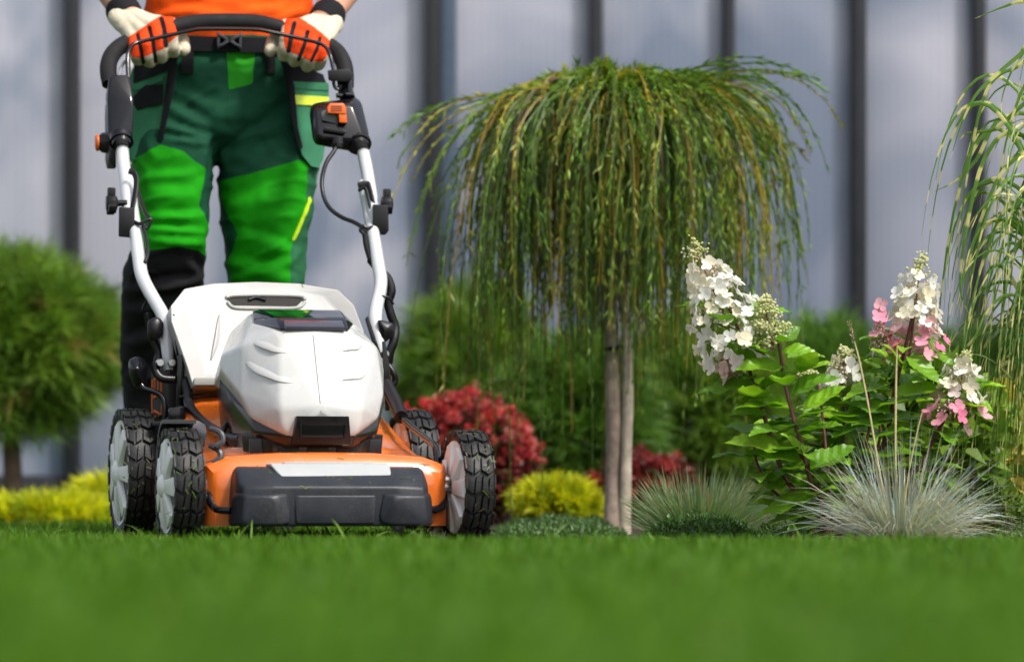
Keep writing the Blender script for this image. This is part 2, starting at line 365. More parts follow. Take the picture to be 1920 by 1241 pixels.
for px, wd in posts:
    if px == 825:
        obj('post', box(bmesh.new(), (gx(811), 0, HT/2), (28/gk, .09, HT), .006), m_post, gh)
        obj('post', box(bmesh.new(), (gx(841), .012, HT/2), (29/gk, .07, HT), .006), m_post2, gh)
    else: obj('post', box(bmesh.new(), (gx(px), 0, HT/2), (wd/gk, .08, HT), .006), m_post, gh)
for (a, wa), (b, wb) in zip(posts, posts[1:]):
    x0, x1 = gx(a+wa/2)+.002, gx(b-wb/2)-.002
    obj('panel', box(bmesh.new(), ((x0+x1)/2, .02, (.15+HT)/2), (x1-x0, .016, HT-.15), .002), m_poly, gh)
    obj('base_rail', box(bmesh.new(), ((x0+x1)/2, .02, .075), (x1-x0, .05, .145), .004), m_post, gh)
for px in (480,):
    obj('glazing_bar', box(bmesh.new(), (gx(px), .008, (HT+.3)/2), (.012, .008, HT-.3), .002), mat('pale_bar', (.4, .41, .5), .4), gh)
obj('eaves_beam', box(bmesh.new(), (0, .0, HT+.06), (gx(2860)-gx(-910), .12, .12), .01), m_post, gh)
# lean-to roof and back of the greenhouse, out of frame
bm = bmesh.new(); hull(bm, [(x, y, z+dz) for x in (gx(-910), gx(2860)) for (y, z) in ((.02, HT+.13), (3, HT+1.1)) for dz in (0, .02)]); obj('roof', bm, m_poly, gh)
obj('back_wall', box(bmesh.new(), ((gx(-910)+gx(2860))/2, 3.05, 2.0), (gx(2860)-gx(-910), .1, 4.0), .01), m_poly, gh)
# ================================================================ lawn mower
m_white = mat('white_plastic', (.49, .495, .49), .26, var=.03, coat=.3, dust=.35, dustc=(.5, .47, .38), rvar=.2)
m_flap = mat('white_flap_plastic', (.37, .37, .362), .38, var=.03, bump=.08, bscale=600, dust=.55, dustc=(.45, .4, .3))
m_orange = mat('orange_paint', (.62, .13, .012), .25, var=.06, coat=.5, dust=.35, dustc=(.3, .22, .1))
m_black = mat('black_plastic', (.008, .008, .010), .34, var=.2, bump=.08, bscale=500, spec=.3)
m_gloss = mat('gloss_black', (.005, .005, .007), .14, var=.1, spec=.4)
m_bump = mat('charcoal_bumper', (.015, .017, .023), .4, var=.15, bump=.15, bscale=500, dust=.2, dustc=(.09, .09, .085), spec=.35)
m_silver = mat('silver_plastic', (.36, .37, .38), .38, var=.04, bump=.05, dust=.2)
m_rubber = mat('tyre_rubber', (.011, .011, .012), .5, var=.25, bump=.3, bscale=250, dust=.25, dustc=(.06, .057, .05), spec=.35)
m_rim = mat('rim_plastic', (.80, .80, .78), .4, var=.05, dust=.3, dustc=(.3, .27, .18))
m_tubew = mat('white_tube_enamel', (.50, .51, .53), .22, var=.03, coat=.4)
m_foam = mat('foam_grip', (.011, .011, .012), .75, var=.2, bump=.3, bscale=700, spec=.25)
m_cable = mat('cable_black', (.008, .008, .009), .36, var=.2, spec=.35)
m_orangep = mat('orange_plastic', (.72, .13, .015), .35, var=.05)
m_steel = mat('steel', (.55, .55, .53), .3, metal=1, var=.1)
m_window = mat('tinted_window', (.004, .004, .010), .05, var=.05, spec=.6)
m_grey = mat('mid_grey_plastic', (.10, .105, .11), .42, var=.1, bump=.1)
m_dgrey = mat('dark_grey_plastic', (.045, .048, .055), .4, var=.1, bump=.1)
m_brown = mat('motor_housing', (.014, .012, .011), .22, var=.15)
m_bag = mat('grass_bag_fabric', (.028, .026, .024), .9, var=.3, bump=.8, bscale=900)
m_bagp = mat('grass_bag_print', (.6, .14, .03), .8, var=.15, bump=.5, bscale=900)

mower = empty('lawn_mower', C0, YAW, 'white and orange cordless lawn mower with black bumper and treaded wheels on the lawn', 'lawn mower')
MP = mower
# ---- deck: lofted orange shell
def deck_ring(ly, hb, ht, zb, zs, zt):
    h = [(-hb*1.0, zb), (-hb*1.0, zs-.02), (-hb*.985, zs), (-ht, zt-.006), (-ht*.9, zt), (-ht*.45, zt+.006), (0, zt+.007)]
    return [Vector((x, ly, z)) for x, z in h]+[Vector((-x, ly, z)) for x, z in h[-2::-1]]
DR = [(-.026, .185, .165, .035, .115, .122), (-.018, .195, .175, .035, .125, .138), (.0, .205, .182, .035, .136, .150), (.06, .213, .186, .035, .136, .150),
      (.16, .214, .182, .035, .142, .156), (.28, .214, .178, .035, .152, .170), (.4, .211, .172, .035, .172, .200), (.5, .207, .165, .035, .20, .248), (.56, .205, .165, .035, .205, .262), (.64, .2, .16, .05, .21, .268)]
DR = [tuple(a) for a in crom(DR, 3)]
obj('deck', loft(bmesh.new(), [deck_ring(*a) for a in DR]), m_orange, MP, smooth=35)
# raised round motor seat pressed into the deck
obj('motor_seat', lathe(bmesh.new(), [(.155, .13), (.155, .158), (.148, .166), (.140, .168), (.0001, .168)], 'Z', (0, .24, 0), 40), m_orange, MP)
# warning sticker on the right shoulder of the deck
bmh = bmesh.new(); bmh.from_mesh([o for o in MP.children if o.name.startswith('deck')][0].data); deck_bvh = BVHTree.FromBMesh(bmh); bmh.free()
def on_deck(px, py, lift=.0008):
    o = Vector((0, 0, HC)); d = Vector(((px-CX)/F_PX, 1, (HY-py)/F_PX)); f = lambda v: Vector((v.dot(XB), v.dot(YB), v.z)); h = deck_bvh.ray_cast(f(o-C0), f(d).normalized()); return h[0]+h[1]*lift if h[0] else None
st = [on_deck(*p) for p in ((770, 852), (790, 856), (806, 872), (786, 870))]
if all(st):
    bm = bmesh.new(); bm.faces.new([bm.verts.new(p) for p in st]); obj('sticker', bm, mat('pale_sticker', (.55, .28, .18), .4, var=.3, vscale=250), MP)
# ---- bumper
bm = bmesh.new()
hull(bm, mir([(.148, .0, .136), (.156, -.045, .131), (.160, -.075, .105), (.150, -.10, .098), (.166, -.065, .05), (.155, -.105, .035), (.166, 0, .035), (.162, .0, .12), (.10, -.108, .100)]), .006, 3)
bump = obj('bumper', bm, m_bump, MP)
for s in (-1, 1):               # corner lobes standing proud of the centre
    bm = bmesh.new(); hull(bm, [(s*x, y, z) for x, y, z in [(.078, -.108, .088), (.07, -.108, .04), (.1, -.122, .085), (.094, -.12, .036), (.15, -.112, .085), (.155, -.112, .036), (.168, -.07, .085), (.170, -.07, .036), (.1, -.06, .1), (.155, -.07, .098)]], .005, 3); obj('corner_pad', bm, m_bump, bump)
bm = bmesh.new(); hull(bm, [(x, y, z) for x, y, z in [(-.106, .0, .1395), (.106, .0, .1395), (.1, -.046, .138), (.1, -.078, .112), (-.1, -.046, .138), (-.082, -.080, .112), (.1, .0, .12), (-.1, 0, .12), (.09, -.07, .105), (-.075, -.07, .105)]], .004, 3)
ins = obj('silver_insert', bm, m_silver, bump)
bm = bmesh.new(); hull(bm, [(x, y, z) for x in (-.075, .075) for y, z in ((-.005, .1415), (-.04, .1405), (-.04, .136), (-.005, .136))], .002, 2); obj('raised_panel', bm, m_silver, bump)
bm = bmesh.new(); hull(bm, mir([(.068, -.107, .086), (.064, -.110, .04), (.068, -.09, .086), (.064, -.09, .04), (.06, -.1095, .084)]), .002); obj('centre_pad', bm, m_bump, bump)
# ---- motor: dark housing under the hood
def octa(hw, y0, y1, z, cut=.35):
    hy = (y1-y0)/2; yc = (y0+y1)/2
    return [(sx*hw*a, yc+sy*hy*b, z) for sx in (-1, 1) for sy in (-1, 1) for a, b in ((1, 1-cut), (1-cut, 1))]
bm = bmesh.new(); hull(bm, octa(.117, .088, .41, .14)+octa(.122, .083, .42, .19), .004); motor = obj('motor_housing', bm, m_brown, MP)
for x in (-.05, .0, .05, .095, -.095):
    yy = .087 if abs(x) < .08 else .111
    bm = bmesh.new(); box(bm, (x, yy, .163), (.036, .012, .036), .002); obj('cooling_panel', bm, m_black, motor)
bm = bmesh.new()
hull(bm, mir([(.110, .125, .225), (.106, .11, .192), (.060, .052, .186), (.054, .06, .166), (.1, .12, .178), (.134, .20, .25), (.125, .24, .19), (.14, .3, .29), (.125, .40, .2), (.13, .42, .28)]), .004); skirt = obj('skirt', bm, m_brown, motor)
# ---- hood: faceted white cover
hp = [(.061, .12, .364), (.092, .25, .380), (.082, .33, .404), (.141, .27, .326), (.143, .26, .300), (.124, .15, .257), (.109, .115, .214), (.070, .05, .232), (.058, .052, .182), (.14, .40, .28), (.105, .42, .375), (.118, .18, .340), (.0, .032, .234), (.0, .118, .367), (.066, .05, .20)]
bm = bmesh.new(); hull(bm, mir(hp), .0075, 4)
hood = obj('hood', bm, m_white, MP, smooth=30)
bmh = bmesh.new(); bmh.from_mesh(hood.data); hood_bvh = BVHTree.FromBMesh(bmh); bmh.free()
def cast(bvh, px, py, lift=0):
    o = Vector((0, 0, HC)); d = Vector(((px-CX)/F_PX, 1, (HY-py)/F_PX))
    # into mower coordinates
    f = lambda v: Vector((v.dot(XB), v.dot(YB), v.z))
    o_ = f(o-C0); d_ = f(d).normalized(); h = bvh.ray_cast(o_, d_)
    return (h[0]+h[1]*lift, h[1]) if h[0] else (None, None)
for pl in ([(470, 640), (490, 649), (516, 659), (549, 660)], [(452, 672), (481, 697), (526, 715), (560, 716)], [(631, 668), (641, 656), (668, 654), (684, 643)], [(629, 722), (641, 710), (674, 709), (696, 688)]):
    dense = [np.array(pl[k])*(1-t)+np.array(pl[k+1])*t for k in range(len(pl)-1) for t in np.linspace(0, 1, 7)[:-1]]+[np.array(pl[-1])]
    q = [cast(hood_bvh, *p) for p in dense]; q = [(a, b) for a, b in q if a]; n_ = len(q); bm = bmesh.new(); rings = []
    for i, (p, nr) in enumerate(q):                   # a soft step pressed into the cover
        w0 = range(max(0, i-4), min(n_, i+5)); nr = sum((q[k][1] for k in w0), Vector()).normalized(); p = sum((q[k][0] for k in range(max(0, i-1), min(n_, i+2))), Vector())/len(range(max(0, i-1), min(n_, i+2)))
        t = (q[min(i+2, n_-1)][0]-q[max(i-2, 0)][0]).normalized(); up = nr.cross(t).normalized(); up = up if up.z > 0 else -up
        f = math.sin(PI*i/(n_-1))**.6; p = p-nr*.0035*(1-f)
        rings.append([p-nr*.004-up*.004, p-nr*.0005-up*.0034, p+nr*.0034*f-up*.0022, p+nr*.0036*f, p+nr*.0022*f+up*.006, p-nr*.003+up*.016])
    loft(bm, rings); obj('louvre_ridge', bm, m_white, hood, smooth=60)
# centre seam
q = [cast(hood_bvh, 587+(602-587)*t, 628+(772-628)*t, .0002)[0] for t in np.linspace(0, 1, 9)]
tube_o('seam', [p for p in q if p], .0007, m_grey, hood, seg=6)
# tinted battery window on top
bm = bmesh.new(); hull(bm, mir([(.058, .118, .368), (.088, .25, .384), (.080, .325, .408), (.060, .16, .388), (.070, .30, .409), (.055, .13, .36), (.07, .32, .38), (.085, .25, .37)]), .003, 2); obj('battery_window', bm, m_window, hood)
bm = bmesh.new(); hull(bm, mir([(.052, .1135, .366), (.05, .14, .3835), (.05, .1125, .372), (.05, .15, .376), (.05, .13, .362)]), .001, 2); obj('window_front_pane', bm, mat('smoke_pane', (.05, .05, .07), .15), hood)
# nose vent
bm = bmesh.new(); hull(bm, mir([(.044, .026, .218), (.050, .040, .171), (.044, .075, .218), (.05, .08, .171), (.046, .030, .2)]), .003, 2); nose = obj('nose_vent', bm, m_black, hood)
bm = bmesh.new(); hull(bm, mir([(.037, .0245, .2035), (.035, .029, .1815), (.037, .04, .2035), (.035, .04, .1815)]), .002, 2); obj('vent_mouth', bm, m_gloss, hood)
for s in (-1, 1):
    bm = bmesh.new(); hull(bm, [(s*.040, .0225, .205), (s*.0365, .0225, .205), (s*.038, .028, .18), (s*.035, .028, .18), (s*.04, .03, .205), (s*.038, .034, .18)], .0008); obj('vent_edge', bm, m_black, hood)
bm = bmesh.new(); hull(bm, mir([(.040, .0215, .2085), (.040, .0235, .204), (.04, .032, .2085), (.04, .032, .204)]), .0008); obj('vent_edge', bm, m_black, hood)
# ---- rear discharge flap: big white cover leaning back
def FP(px, py, ly): return L(px, py, ly)
front = [(362, 724, .50), (352, 690, .515), (321, 602, .56), (320, 574, .58), (346, 541, .60), (400, 531, .62), (480, 528, .63), (560, 531, .62), (634, 543, .60), (664, 572, .58), (682, 620, .55), (690, 690, .51), (690, 724, .50)]
P = [FP(*p) for p in front]
xm = .5*(P[4].x+P[8].x)
bm = bmesh.new()
rim = [bm.verts.new(p) for p in P]; inner = []
c = Vector((sum(p.x for p in P)/len(P), 0, sum(p.z for p in P)/len(P)))
for p in P:                                   # inner front panel, slightly sunk
    f = Vector((c.x+(p.x-c.x)*.80, p.y+.004, c.z+(p.z-c.z)*.82)); f.y = .50+(f.z-P[0].z)*.52+.018; inner.append(bm.verts.new(f))
back = [bm.verts.new(p+Vector((0, .07, -.012))) for p in P]
n = len(P)
for k in range(n):
    j = (k+1) % n; bm.faces.new((rim[k], rim[j], inner[j], inner[k])); bm.faces.new((rim[j], rim[k], back[k], back[j]))
bm.faces.new(inner); bm.faces.new(back[::-1])
bmesh.ops.recalc_face_normals(bm, faces=bm.faces)
bmesh.ops.bevel(bm, geom=[e for e in bm.edges if e.calc_face_angle(0) > R(25)], offset=.004, segments=3, affect='EDGES', profile=.6, clamp_overlap=True)
flap = obj('discharge_flap', bm, m_flap, MP, smooth=35)
bmh = bmesh.new(); bmh.from_mesh(flap.data); flap_bvh = BVHTree.FromBMesh(bmh); bmh.free()
def on_flap(px, py, lift=.001):
    p, nrm = cast(flap_bvh, px, py); return p+Vector((0, -lift, 0)) if p else L(px, py, .55-lift)
# grip slot with dark mesh and a sculpted lip
sl_ = [(426, 559), (440, 557), (560, 558), (568, 562), (556, 574), (440, 572), (428, 568)]
bm = bmesh.new(); hull(bm, [on_flap(*p, .0015) for p in sl_]+[on_flap(*p, -.01) for p in sl_], 0); obj('grip_slot', bm, m_bag, flap)
lip = [on_flap(x, y, .003) for x, y in [(424, 557), (440, 554), (500, 553), (562, 555), (572, 562)]]
tube_o('grip_lip', lip, .0035, m_flap, flap, seg=8)
tube_o('grip_lip', [on_flap(x, y, .002) for x, y in [(426, 566), (442, 577), (500, 578), (556, 577), (572, 566)]], .003, m_flap, flap, seg=8)
tube_o('latch', [on_flap(x, y, .004) for x, y in [(466, 562), (480, 558), (498, 563)]], .003, m_gloss, flap, seg=8)
bm = bmesh.new(); hull(bm, [on_flap(*p, .006) for p in [(410, 590), (404, 640), (396, 672)]]+[on_flap(*p, -.004) for p in [(414, 584), (416, 640), (396, 680), (392, 676)]], .0015); obj('sculpted_rib', bm, m_flap, flap)
for a_, b_, c_ in (((470, 600), (440, 640), (430, 680)), ((640, 590), (655, 620), (662, 650))):
    tube_o('sculpted_edge', [on_flap(*a_, .0005), on_flap(*b_, .001), on_flap(*c_, .0005)], [.001, .003, .001], m_flap, flap, seg=8)
bm = bmesh.new(); hull(bm, [L(x, y, l) for x, y in ((364, 722), (424, 722), (424, 708), (364, 708)) for l in (.492, .51)], .002); obj('hinge_strip', bm, m_flap, flap)
# ---- grass bag behind, dark woven fabric with a printed side
bm = bmesh.new(); hull(bm, [L(*p) for p in [(322, 585, .68), (318, 770, .66), (302, 590, .80), (282, 700, .78), (284, 786, .76), (640, 560, .72), (650, 770, .7), (650, 600, 1.0), (650, 770, 1.0), (330, 600, 1.0), (322, 780, 1.0), (318, 700, .66)]], .012, 3); bag = obj('grass_bag', bm, m_bag, MP)
for i, (x0, x1, y0, y1) in enumerate([(288, 292, 704, 784), (295, 299, 702, 782), (302, 305.5, 702, 740), (309, 312, 712, 735), (302, 305.5, 752, 778)]):
    pass
bmh = bmesh.new(); bmh.from_mesh(bag.data); bag_bvh = BVHTree.FromBMesh(bmh); bmh.free()
for x0, y0, x1, y1 in [(287, 712, 287, 775), (292, 708, 293, 782), (298, 704, 299, 780), (304, 702, 304, 745), (305, 756, 304, 776), (290, 712, 305, 706), (289, 745, 303, 740), (290, 770, 303, 776)]:
    a, na = cast(bag_bvh, x0, y0); b, nb = cast(bag_bvh, x1, y1)
    if a and b: tube_o('printed_stripe', [a+na*.0003, (a+b)/2+na*.001, b+nb*.0003], .0028, m_bagp, bag, seg=6)
# ---- wheels
def wheel(name_lab, c, Rr, wdt, parent, rim_out):
    wh = bpy.data.objects.new('wheel', None); COL.objects.link(wh); wh.parent = parent; wh.location = c; wh.empty_display_size = .03; wh.rotation_euler = (0, 0, R(4))
    h = wdt/2; rc = Rr-.0065                  # carcass
    bm = bmesh.new()
    lathe(bm, [(Rr*.80, -h*.86), (Rr*.86, -h*.98), (rc*.965, -h), (rc*.99, -h*.9), (rc, -h*.7), (rc, 0), (rc, h*.7), (rc*.99, h*.9), (rc*.965, h), (Rr*.86, h*.98), (Rr*.80, h*.86)], 'X', (0, 0, 0), 72)
    N = round(2*PI*Rr/.034); st = 2*PI/N
    def P(u, v, r):                           # u in rows, v across -1..1
        vv = max(-1, min(1, v)); drop = .0035*max(0, abs(vv)-.7)/.3
        a = u*st; return (vv*h*1.01, (r-drop)*math.sin(a), (r-drop)*math.cos(a))
    zig = lambda v: .30*abs(((v+1.0)*1.0) % 1.0-.5)*2
    cells = [(-1, -.54, -.46), (-.46, -.06, .02), (.1, .44, .52), (.56, 1, 1)]
    for i in range(N):
        for j, (v0, v1, v1b) in enumerate([(-1.0, -.56, -.44), (-.46, -.04, .04), (.06, .54, .44), (.5, 1.0, 1.0)]):
            v0b = {0: -1.0, 1: -.34, 2: .14, 3: .6}[j]
            g = .075
            us = i+ (.5 if j in (1, 2) else 0)*0
            corners = [(us+zig(v0)+g, v0 if j else -1), (us+zig(v1)+g, v1), (us+1+zig(v1b)-g, v1b), (us+1+zig(v0b)-g, v0b)]
            vm = (v0+v1)/2; mid0 = (us+zig(vm)+g-.0, vm)
            q = corners
            cu = sum(a for a, b in q)/4; cv = sum(b for a, b in q)/4
            lo = [bm.verts.new(P(a, b, rc-.001)) for a, b in q]; hi = [bm.verts.new(P(cu+(a-cu)*.86, cv+(b-cv)*(.9 if j in (1, 2) else .94), Rr-.0006)) for a, b in q]
            top = bm.verts.new(P(cu, cv, Rr))
            for k in range(4):
                bm.faces.new((lo[k], lo[(k+1) % 4], hi[(k+1) % 4], hi[k])); bm.faces.new((hi[k], hi[(k+1) % 4], top))
            if j in (0, 3):                   # side lug running down the shoulder
                s = -1 if j == 0 else 1
                a0, a1 = us+zig(s)+.16, us+1+zig(s)-.16
                pts = [(s*h*1.035, rr, a) for rr in (rc*.93, Rr*.985) for a in (a0, a1)]+[(s*h*.95, rr, a) for rr in (rc*.93, Rr*.985) for a in (a0, a1)]
                hull(bm, [(x, rr*math.sin(a*st), rr*math.cos(a*st)) for x, rr, a in pts])
    obj('tyre', bm, m_rubber, wh, smooth=28)
    o = 1 if rim_out > 0 else -1
    rb = bmesh.new(); ro = Rr*.815
    lathe(rb, [(ro, -h*.84), (ro, h*.84), (ro*.985, h*.97), (ro*.92, h*.93), (ro*.90, h*.5), (ro*.89, -h*.5), (ro*.92, -h*.93), (ro*.985, -h*.97)], 'X', (0, 0, 0), 56, close=True)
    obj('rim', rb, m_rim, wh, smooth=35)
    xo = o*h*(.86 if o < 0 else -.40); so_ = o if o < 0 else -o                              # web disc sits towards the outer face
    ns = 7
    for k in range(ns):
        a = 2*PI*k/ns+.2; ca, sa = math.cos(a), math.sin(a)
        def q(r, t, x): return (x, r*sa+t*ca, r*ca-t*sa)
        bm = bmesh.new(); hull(bm, [q(r, t*s, xo+so_*(x+(.012 if o > 0 else 0))) for r, t, x in [(Rr*.2, .010, .010), (Rr*.2, .012, -.004), (ro*.93, .015, .006), (ro*.93, .018, -.006)] for s in (-1, 1)], .0015, 2); obj('spoke', bm, m_rim, wh)
    db = bmesh.new(); lathe(db, [(ro*.92, xo-o*.012), (ro*.92, xo-o*.006), (.0001, xo-o*.006), (.0001, xo-o*.012)][:3], 'X', (0, 0, 0), 40); obj('web', db, m_rim, wh)
    hb = bmesh.new(); lathe(hb, [(.0001, xo+o*.016), (.012, xo+o*.016), (Rr*.2, xo+o*.010), (Rr*.24, xo), (Rr*.24, -o*h*.6), (Rr*.14, -o*h*.9), (.0001, -o*h*.9)], 'X', (0, 0, 0), 28); obj('hub', hb, m_rim, wh)
    bb = bmesh.new(); lathe(bb, [(.0001, -o*(h+.022)), (.009, -o*(h+.022)), (.009, -o*(h+.012)), (.006, -o*(h+.012)), (.006, -o*h*.5), (.0001, -o*h*.5)], 'X', (0, 0, 0), 12); obj('axle_bolt', bb, m_steel, wh)
    return wh
RF, RB_ = .097, .118
wheel('fl', Vector((-.243, 0, RF+.004)), RF, .049, MP, -1)
wheel('fr', Vector((.240, 0, RF+.002)), RF, .049, MP, 1)
wheel('bl', Vector((-.256, .632, RB_+.008)), RB_, .052, MP, -1)
wheel('br', Vector((.258, .632, RB_+.008)), RB_, .052, MP, 1)
# axles
tube_o('axle', [(-.22, 0, RF+.004), (.22, 0, RF+.004)], .006, m_steel, MP, smooth=False)
tube_o('axle', [(-.235, .632, RB_+.008), (.235, .632, RB_+.008)], .007, m_steel, MP, smooth=False)
# ---- fender guard beside the left front wheel and its top cap
G = lambda *p: L(*p)
bm = bmesh.new()
arc = [(a, .104) for a in np.linspace(R(-8), R(178), 16)]
rings = []
for a, r in arc:                              # shell strip hugging the rear of the front wheel
    y, z = r*math.sin(a), RF+.004+r*math.cos(a)
    y2, z2 = (r+.006)*math.sin(a), RF+.004+(r+.006)*math.cos(a)
    rings.append([Vector((-.272, y, max(.03, z))), Vector((-.272, y2, max(.03, z2))), Vector((-.218, y2, max(.03, z2))), Vector((-.218, y, max(.03, z)))])
loft(bm, rings); obj('wheel_guard', bm, m_dgrey, MP)
bm = bmesh.new(); hull(bm, [(x, y, z) for x, y, z in [(-.245, .05, .198), (-.21, .04, .2), (-.195, .02, .19), (-.19, .08, .205), (-.245, .10, .212), (-.2, .1, .212), (-.2, .02, .165), (-.2, .1, .16), (-.25, .06, .19)]], .004, 2); cap_ = obj('guard_cap', bm, m_dgrey, MP)
tube_o('cap_hook', [(-.19, .02, .196), (-.176, .005, .19), (-.172, .0, .176), (-.184, .0, .166)], .005, m_dgrey, MP, seg=8)
tube_o('cap_hook', [(-.19, .02, .168), (-.178, .005, .16), (-.176, .0, .148), (-.188, .0, .14)], .005, m_dgrey, MP, seg=8)
# ---- height adjuster on the left: knob on a cranked rod
kb = [L(258, 700, .60)]
bm = bmesh.new(); hull(bm, [L(*p) for p in [(240, 690, .59), (241, 676, .59), (248, 668, .59), (262, 668, .59), (272, 674, .60), (278, 690, .60), (277, 718, .60), (262, 730, .59), (250, 722, .585), (243, 705, .585), (245, 680, .62), (268, 676, .63), (274, 715, .63), (255, 725, .62), (250, 690, .565), (262, 688, .565), (264, 712, .57)]], .004, 3); obj('height_knob', bm, m_gloss, MP)
tube_o('height_rod', [L(*p) for p in [(262, 716, .59), (270, 728, .585), (288, 734, .58), (302, 742, .575), (309, 760, .57), (308, 800, .57), (308, 835, .57)]], .0055, m_gloss, MP, n=5)
bm = bmesh.new(); hull(bm, [L(x, y, l) for x, y in ((284, 790), (336, 788), (336, 797), (286, 799)) for l in (.52, .6)], .002); obj('notch_plate', bm, m_black, MP)
bm = bmesh.new(); hull(bm, [L(x, y, l) for x, y in ((300, 795), (340, 760), (352, 800), (345, 840), (305, 840)) for l in (.5, .56)], .004); obj('axle_bracket', bm, m_black, MP)
bm = bmesh.new(); hull(bm, [L(x, y, l) for x, y in ((316, 765), (345, 760), (350, 790), (316, 792)) for l in (.48, .62)], .004); obj('axle_bracket', bm, m_gloss, MP)
# ---- handle brackets on the deck
for s, pts in ((-1, [(333, 668), (340, 664), (346, 672), (347, 745), (340, 788), (330, 785), (334, 740)]), (1, [(716, 640), (722, 640), (730, 680), (734, 720), (730, 770), (722, 770), (720, 720)])):
    bm = bmesh.new(); hull(bm, [L(x, y, l) for x, y in pts for l in (.54, .548)], .0015); obj('handle_bracket', bm, m_gloss, MP)
    bm = bmesh.new()
for pts in ([(322, 590), (327, 588), (338, 662), (331, 668)], [(684, 598), (690, 592), (716, 668), (708, 676)]):
    bm = bmesh.new(); hull(bm, [L(x, y, l) for x, y in pts for l in (.57, .60)], .002); obj('spring_arm', bm, m_gloss, MP)
# ---- lower handle tubes (flattened feet) and upper handle tubes
TL = [(316, 694, .600), (314, 660, .605), (311, 615, .625), (304, 588, .645), (285, 555, .69), (268, 522, .735), (262, 495, .765), (255, 440, .825), (247, 385, .885), (241, 335, .935)]
TR = [(716, 676, .600), (710, 640, .605), (704, 600, .63), (706, 575, .65), (712, 548, .685), (714, 525, .715), (710, 500, .745), (700, 440, .815), (690, 385, .88), (682, 345, .925)]
rL = [.0085, .011]+[.0125]*8
tube_o('lower_handle_tube', [L(*p) for p in TL], rL, m_tubew, MP, seg=16, n=6)
tube_o('lower_handle_tube', [L(*p) for p in TR], rL, m_tubew, MP, seg=16, n=6)
UL = [(243, 425, .85), (240, 400, .875), (234, 340, .94), (229, 300, .985), (226, 255, 1.03)]
UR = [(701, 420, .845), (697, 395, .87), (690, 350, .925), (683, 310, .975), (672, 262, 1.03)]
f_ = Vector((0, -.018, 0))
tube_o('upper_handle_tube', [L(*p)+f_ for p in UL], [.009]+[.0125]*4, m_tubew, MP, seg=16)
tube_o('upper_handle_tube', [L(*p)+f_ for p in UR], [.009]+[.0125]*4, m_tubew, MP, seg=16)
# fold clamps: bracket, strap and star knob
def clamp(cx, cy, ly, s, kx, ky):
    bm = bmesh.new(); hull(bm, [L(x, y, l) for x, y in ((cx-15, cy-30), (cx+14, cy-28), (cx+15, cy+20), (cx+8, cy+28), (cx-16, cy+26)) for l in (ly-.045, ly+.01)], .003, 2); cl = obj('fold_clamp', bm, m_black, MP)
    a = L(kx, ky, ly-.01); b = L(cx, ky, ly-.01)
    tube_o('knob_shaft', [a, b], .006, m_gloss, cl, smooth=False)
    bm = bmesh.new()
    lathe(bm, [(.0001, -.010), (.013, -.010), (.016, -.004), (.016, .006), (.011, .011), (.0001, .011)], 'X', a, 20)
    for k in range(3):
        an = k*2*PI/3+PI/2; hull(bm, box_pts(a+Vector((0, math.cos(an)*.018, math.sin(an)*.018)), (.015, .016, .022), rx=an-PI/2), .003, 2)
    obj('clamp_knob', bm, m_black, cl); return cl
clamp(238, 418, .87, -1, 209, 381)
clamp(714, 413, .86, 1, 725, 383)
for pts in ([(240, 322), (250, 326), (254, 345), (247, 392), (242, 392)], [(670, 348), (684, 346), (690, 352), (700, 398), (695, 400), (684, 356), (671, 358)]):
    tube_o('strap_clip', [L(x, y, .90-(y-322)*.0006)-Vector((0, .012, 0)) for x, y in pts], .0035, m_black, MP, seg=8, flat=1.6)
# cable hooks under the clamps
tube_o('cable_hook', [L(*p) for p in [(252, 416, .83), (262, 420, .82), (272, 414, .82), (283, 412, .82), (276, 428, .82), (268, 420, .82)]], .0035, m_black, MP, seg=8)
tube_o('cable_hook', [L(*p) for p in [(703, 425, .82), (690, 428, .81), (681, 424, .81), (676, 432, .81), (684, 440, .81)]], .0035, m_black, MP, seg=8)
# ---- lower hinge quick-release levers
for pts, ly in (([(277, 602), (290, 594), (300, 596), (307, 606), (306, 630), (296, 636), (283, 640), (276, 630)], .60), ([(708, 600), (716, 600), (722, 606), (738, 606), (739, 622), (732, 634), (722, 642), (714, 636)], .60)):
    bm = bmesh.new(); hull(bm, [L(x, y, l) for x, y in pts for l in (ly, ly+.016)]+[L(sum(p[0] for p in pts)/len(pts), sum(p[1] for p in pts)/len(pts), ly-.012)], .004, 3); obj('release_lever', bm, m_black, MP)
for x, y, ly in ((300, 680, .585), (322, 680, .59), (716, 678, .585), (722, 664, .585)):
    p = L(x, y, ly); bm = bmesh.new(); lathe(bm, [(.0001, -.008), (.006, -.008), (.0075, -.004), (.0075, .006), (.0001, .006)], 'Y', p, 14); obj('hinge_bolt', bm, m_steel, MP)
# ---- foam grip bar (one bent tube) with end pieces
GR = [(207, 158, 1.10), (203, 135, 1.115), (206, 112, 1.135), (220, 92, 1.155), (245, 78, 1.17), (290, 62, 1.185), (340, 48, 1.195), (380, 42, 1.20), (430, 41, 1.20), (480, 43, 1.20), (520, 52, 1.195), (570, 66, 1.185), (605, 80, 1.17), (630, 96, 1.155), (643, 116, 1.135), (648, 138, 1.115), (648, 162, 1.10)]
tube_o('grip_bar', [L(*p) for p in GR], .0165, m_foam, MP, seg=18, n=5)
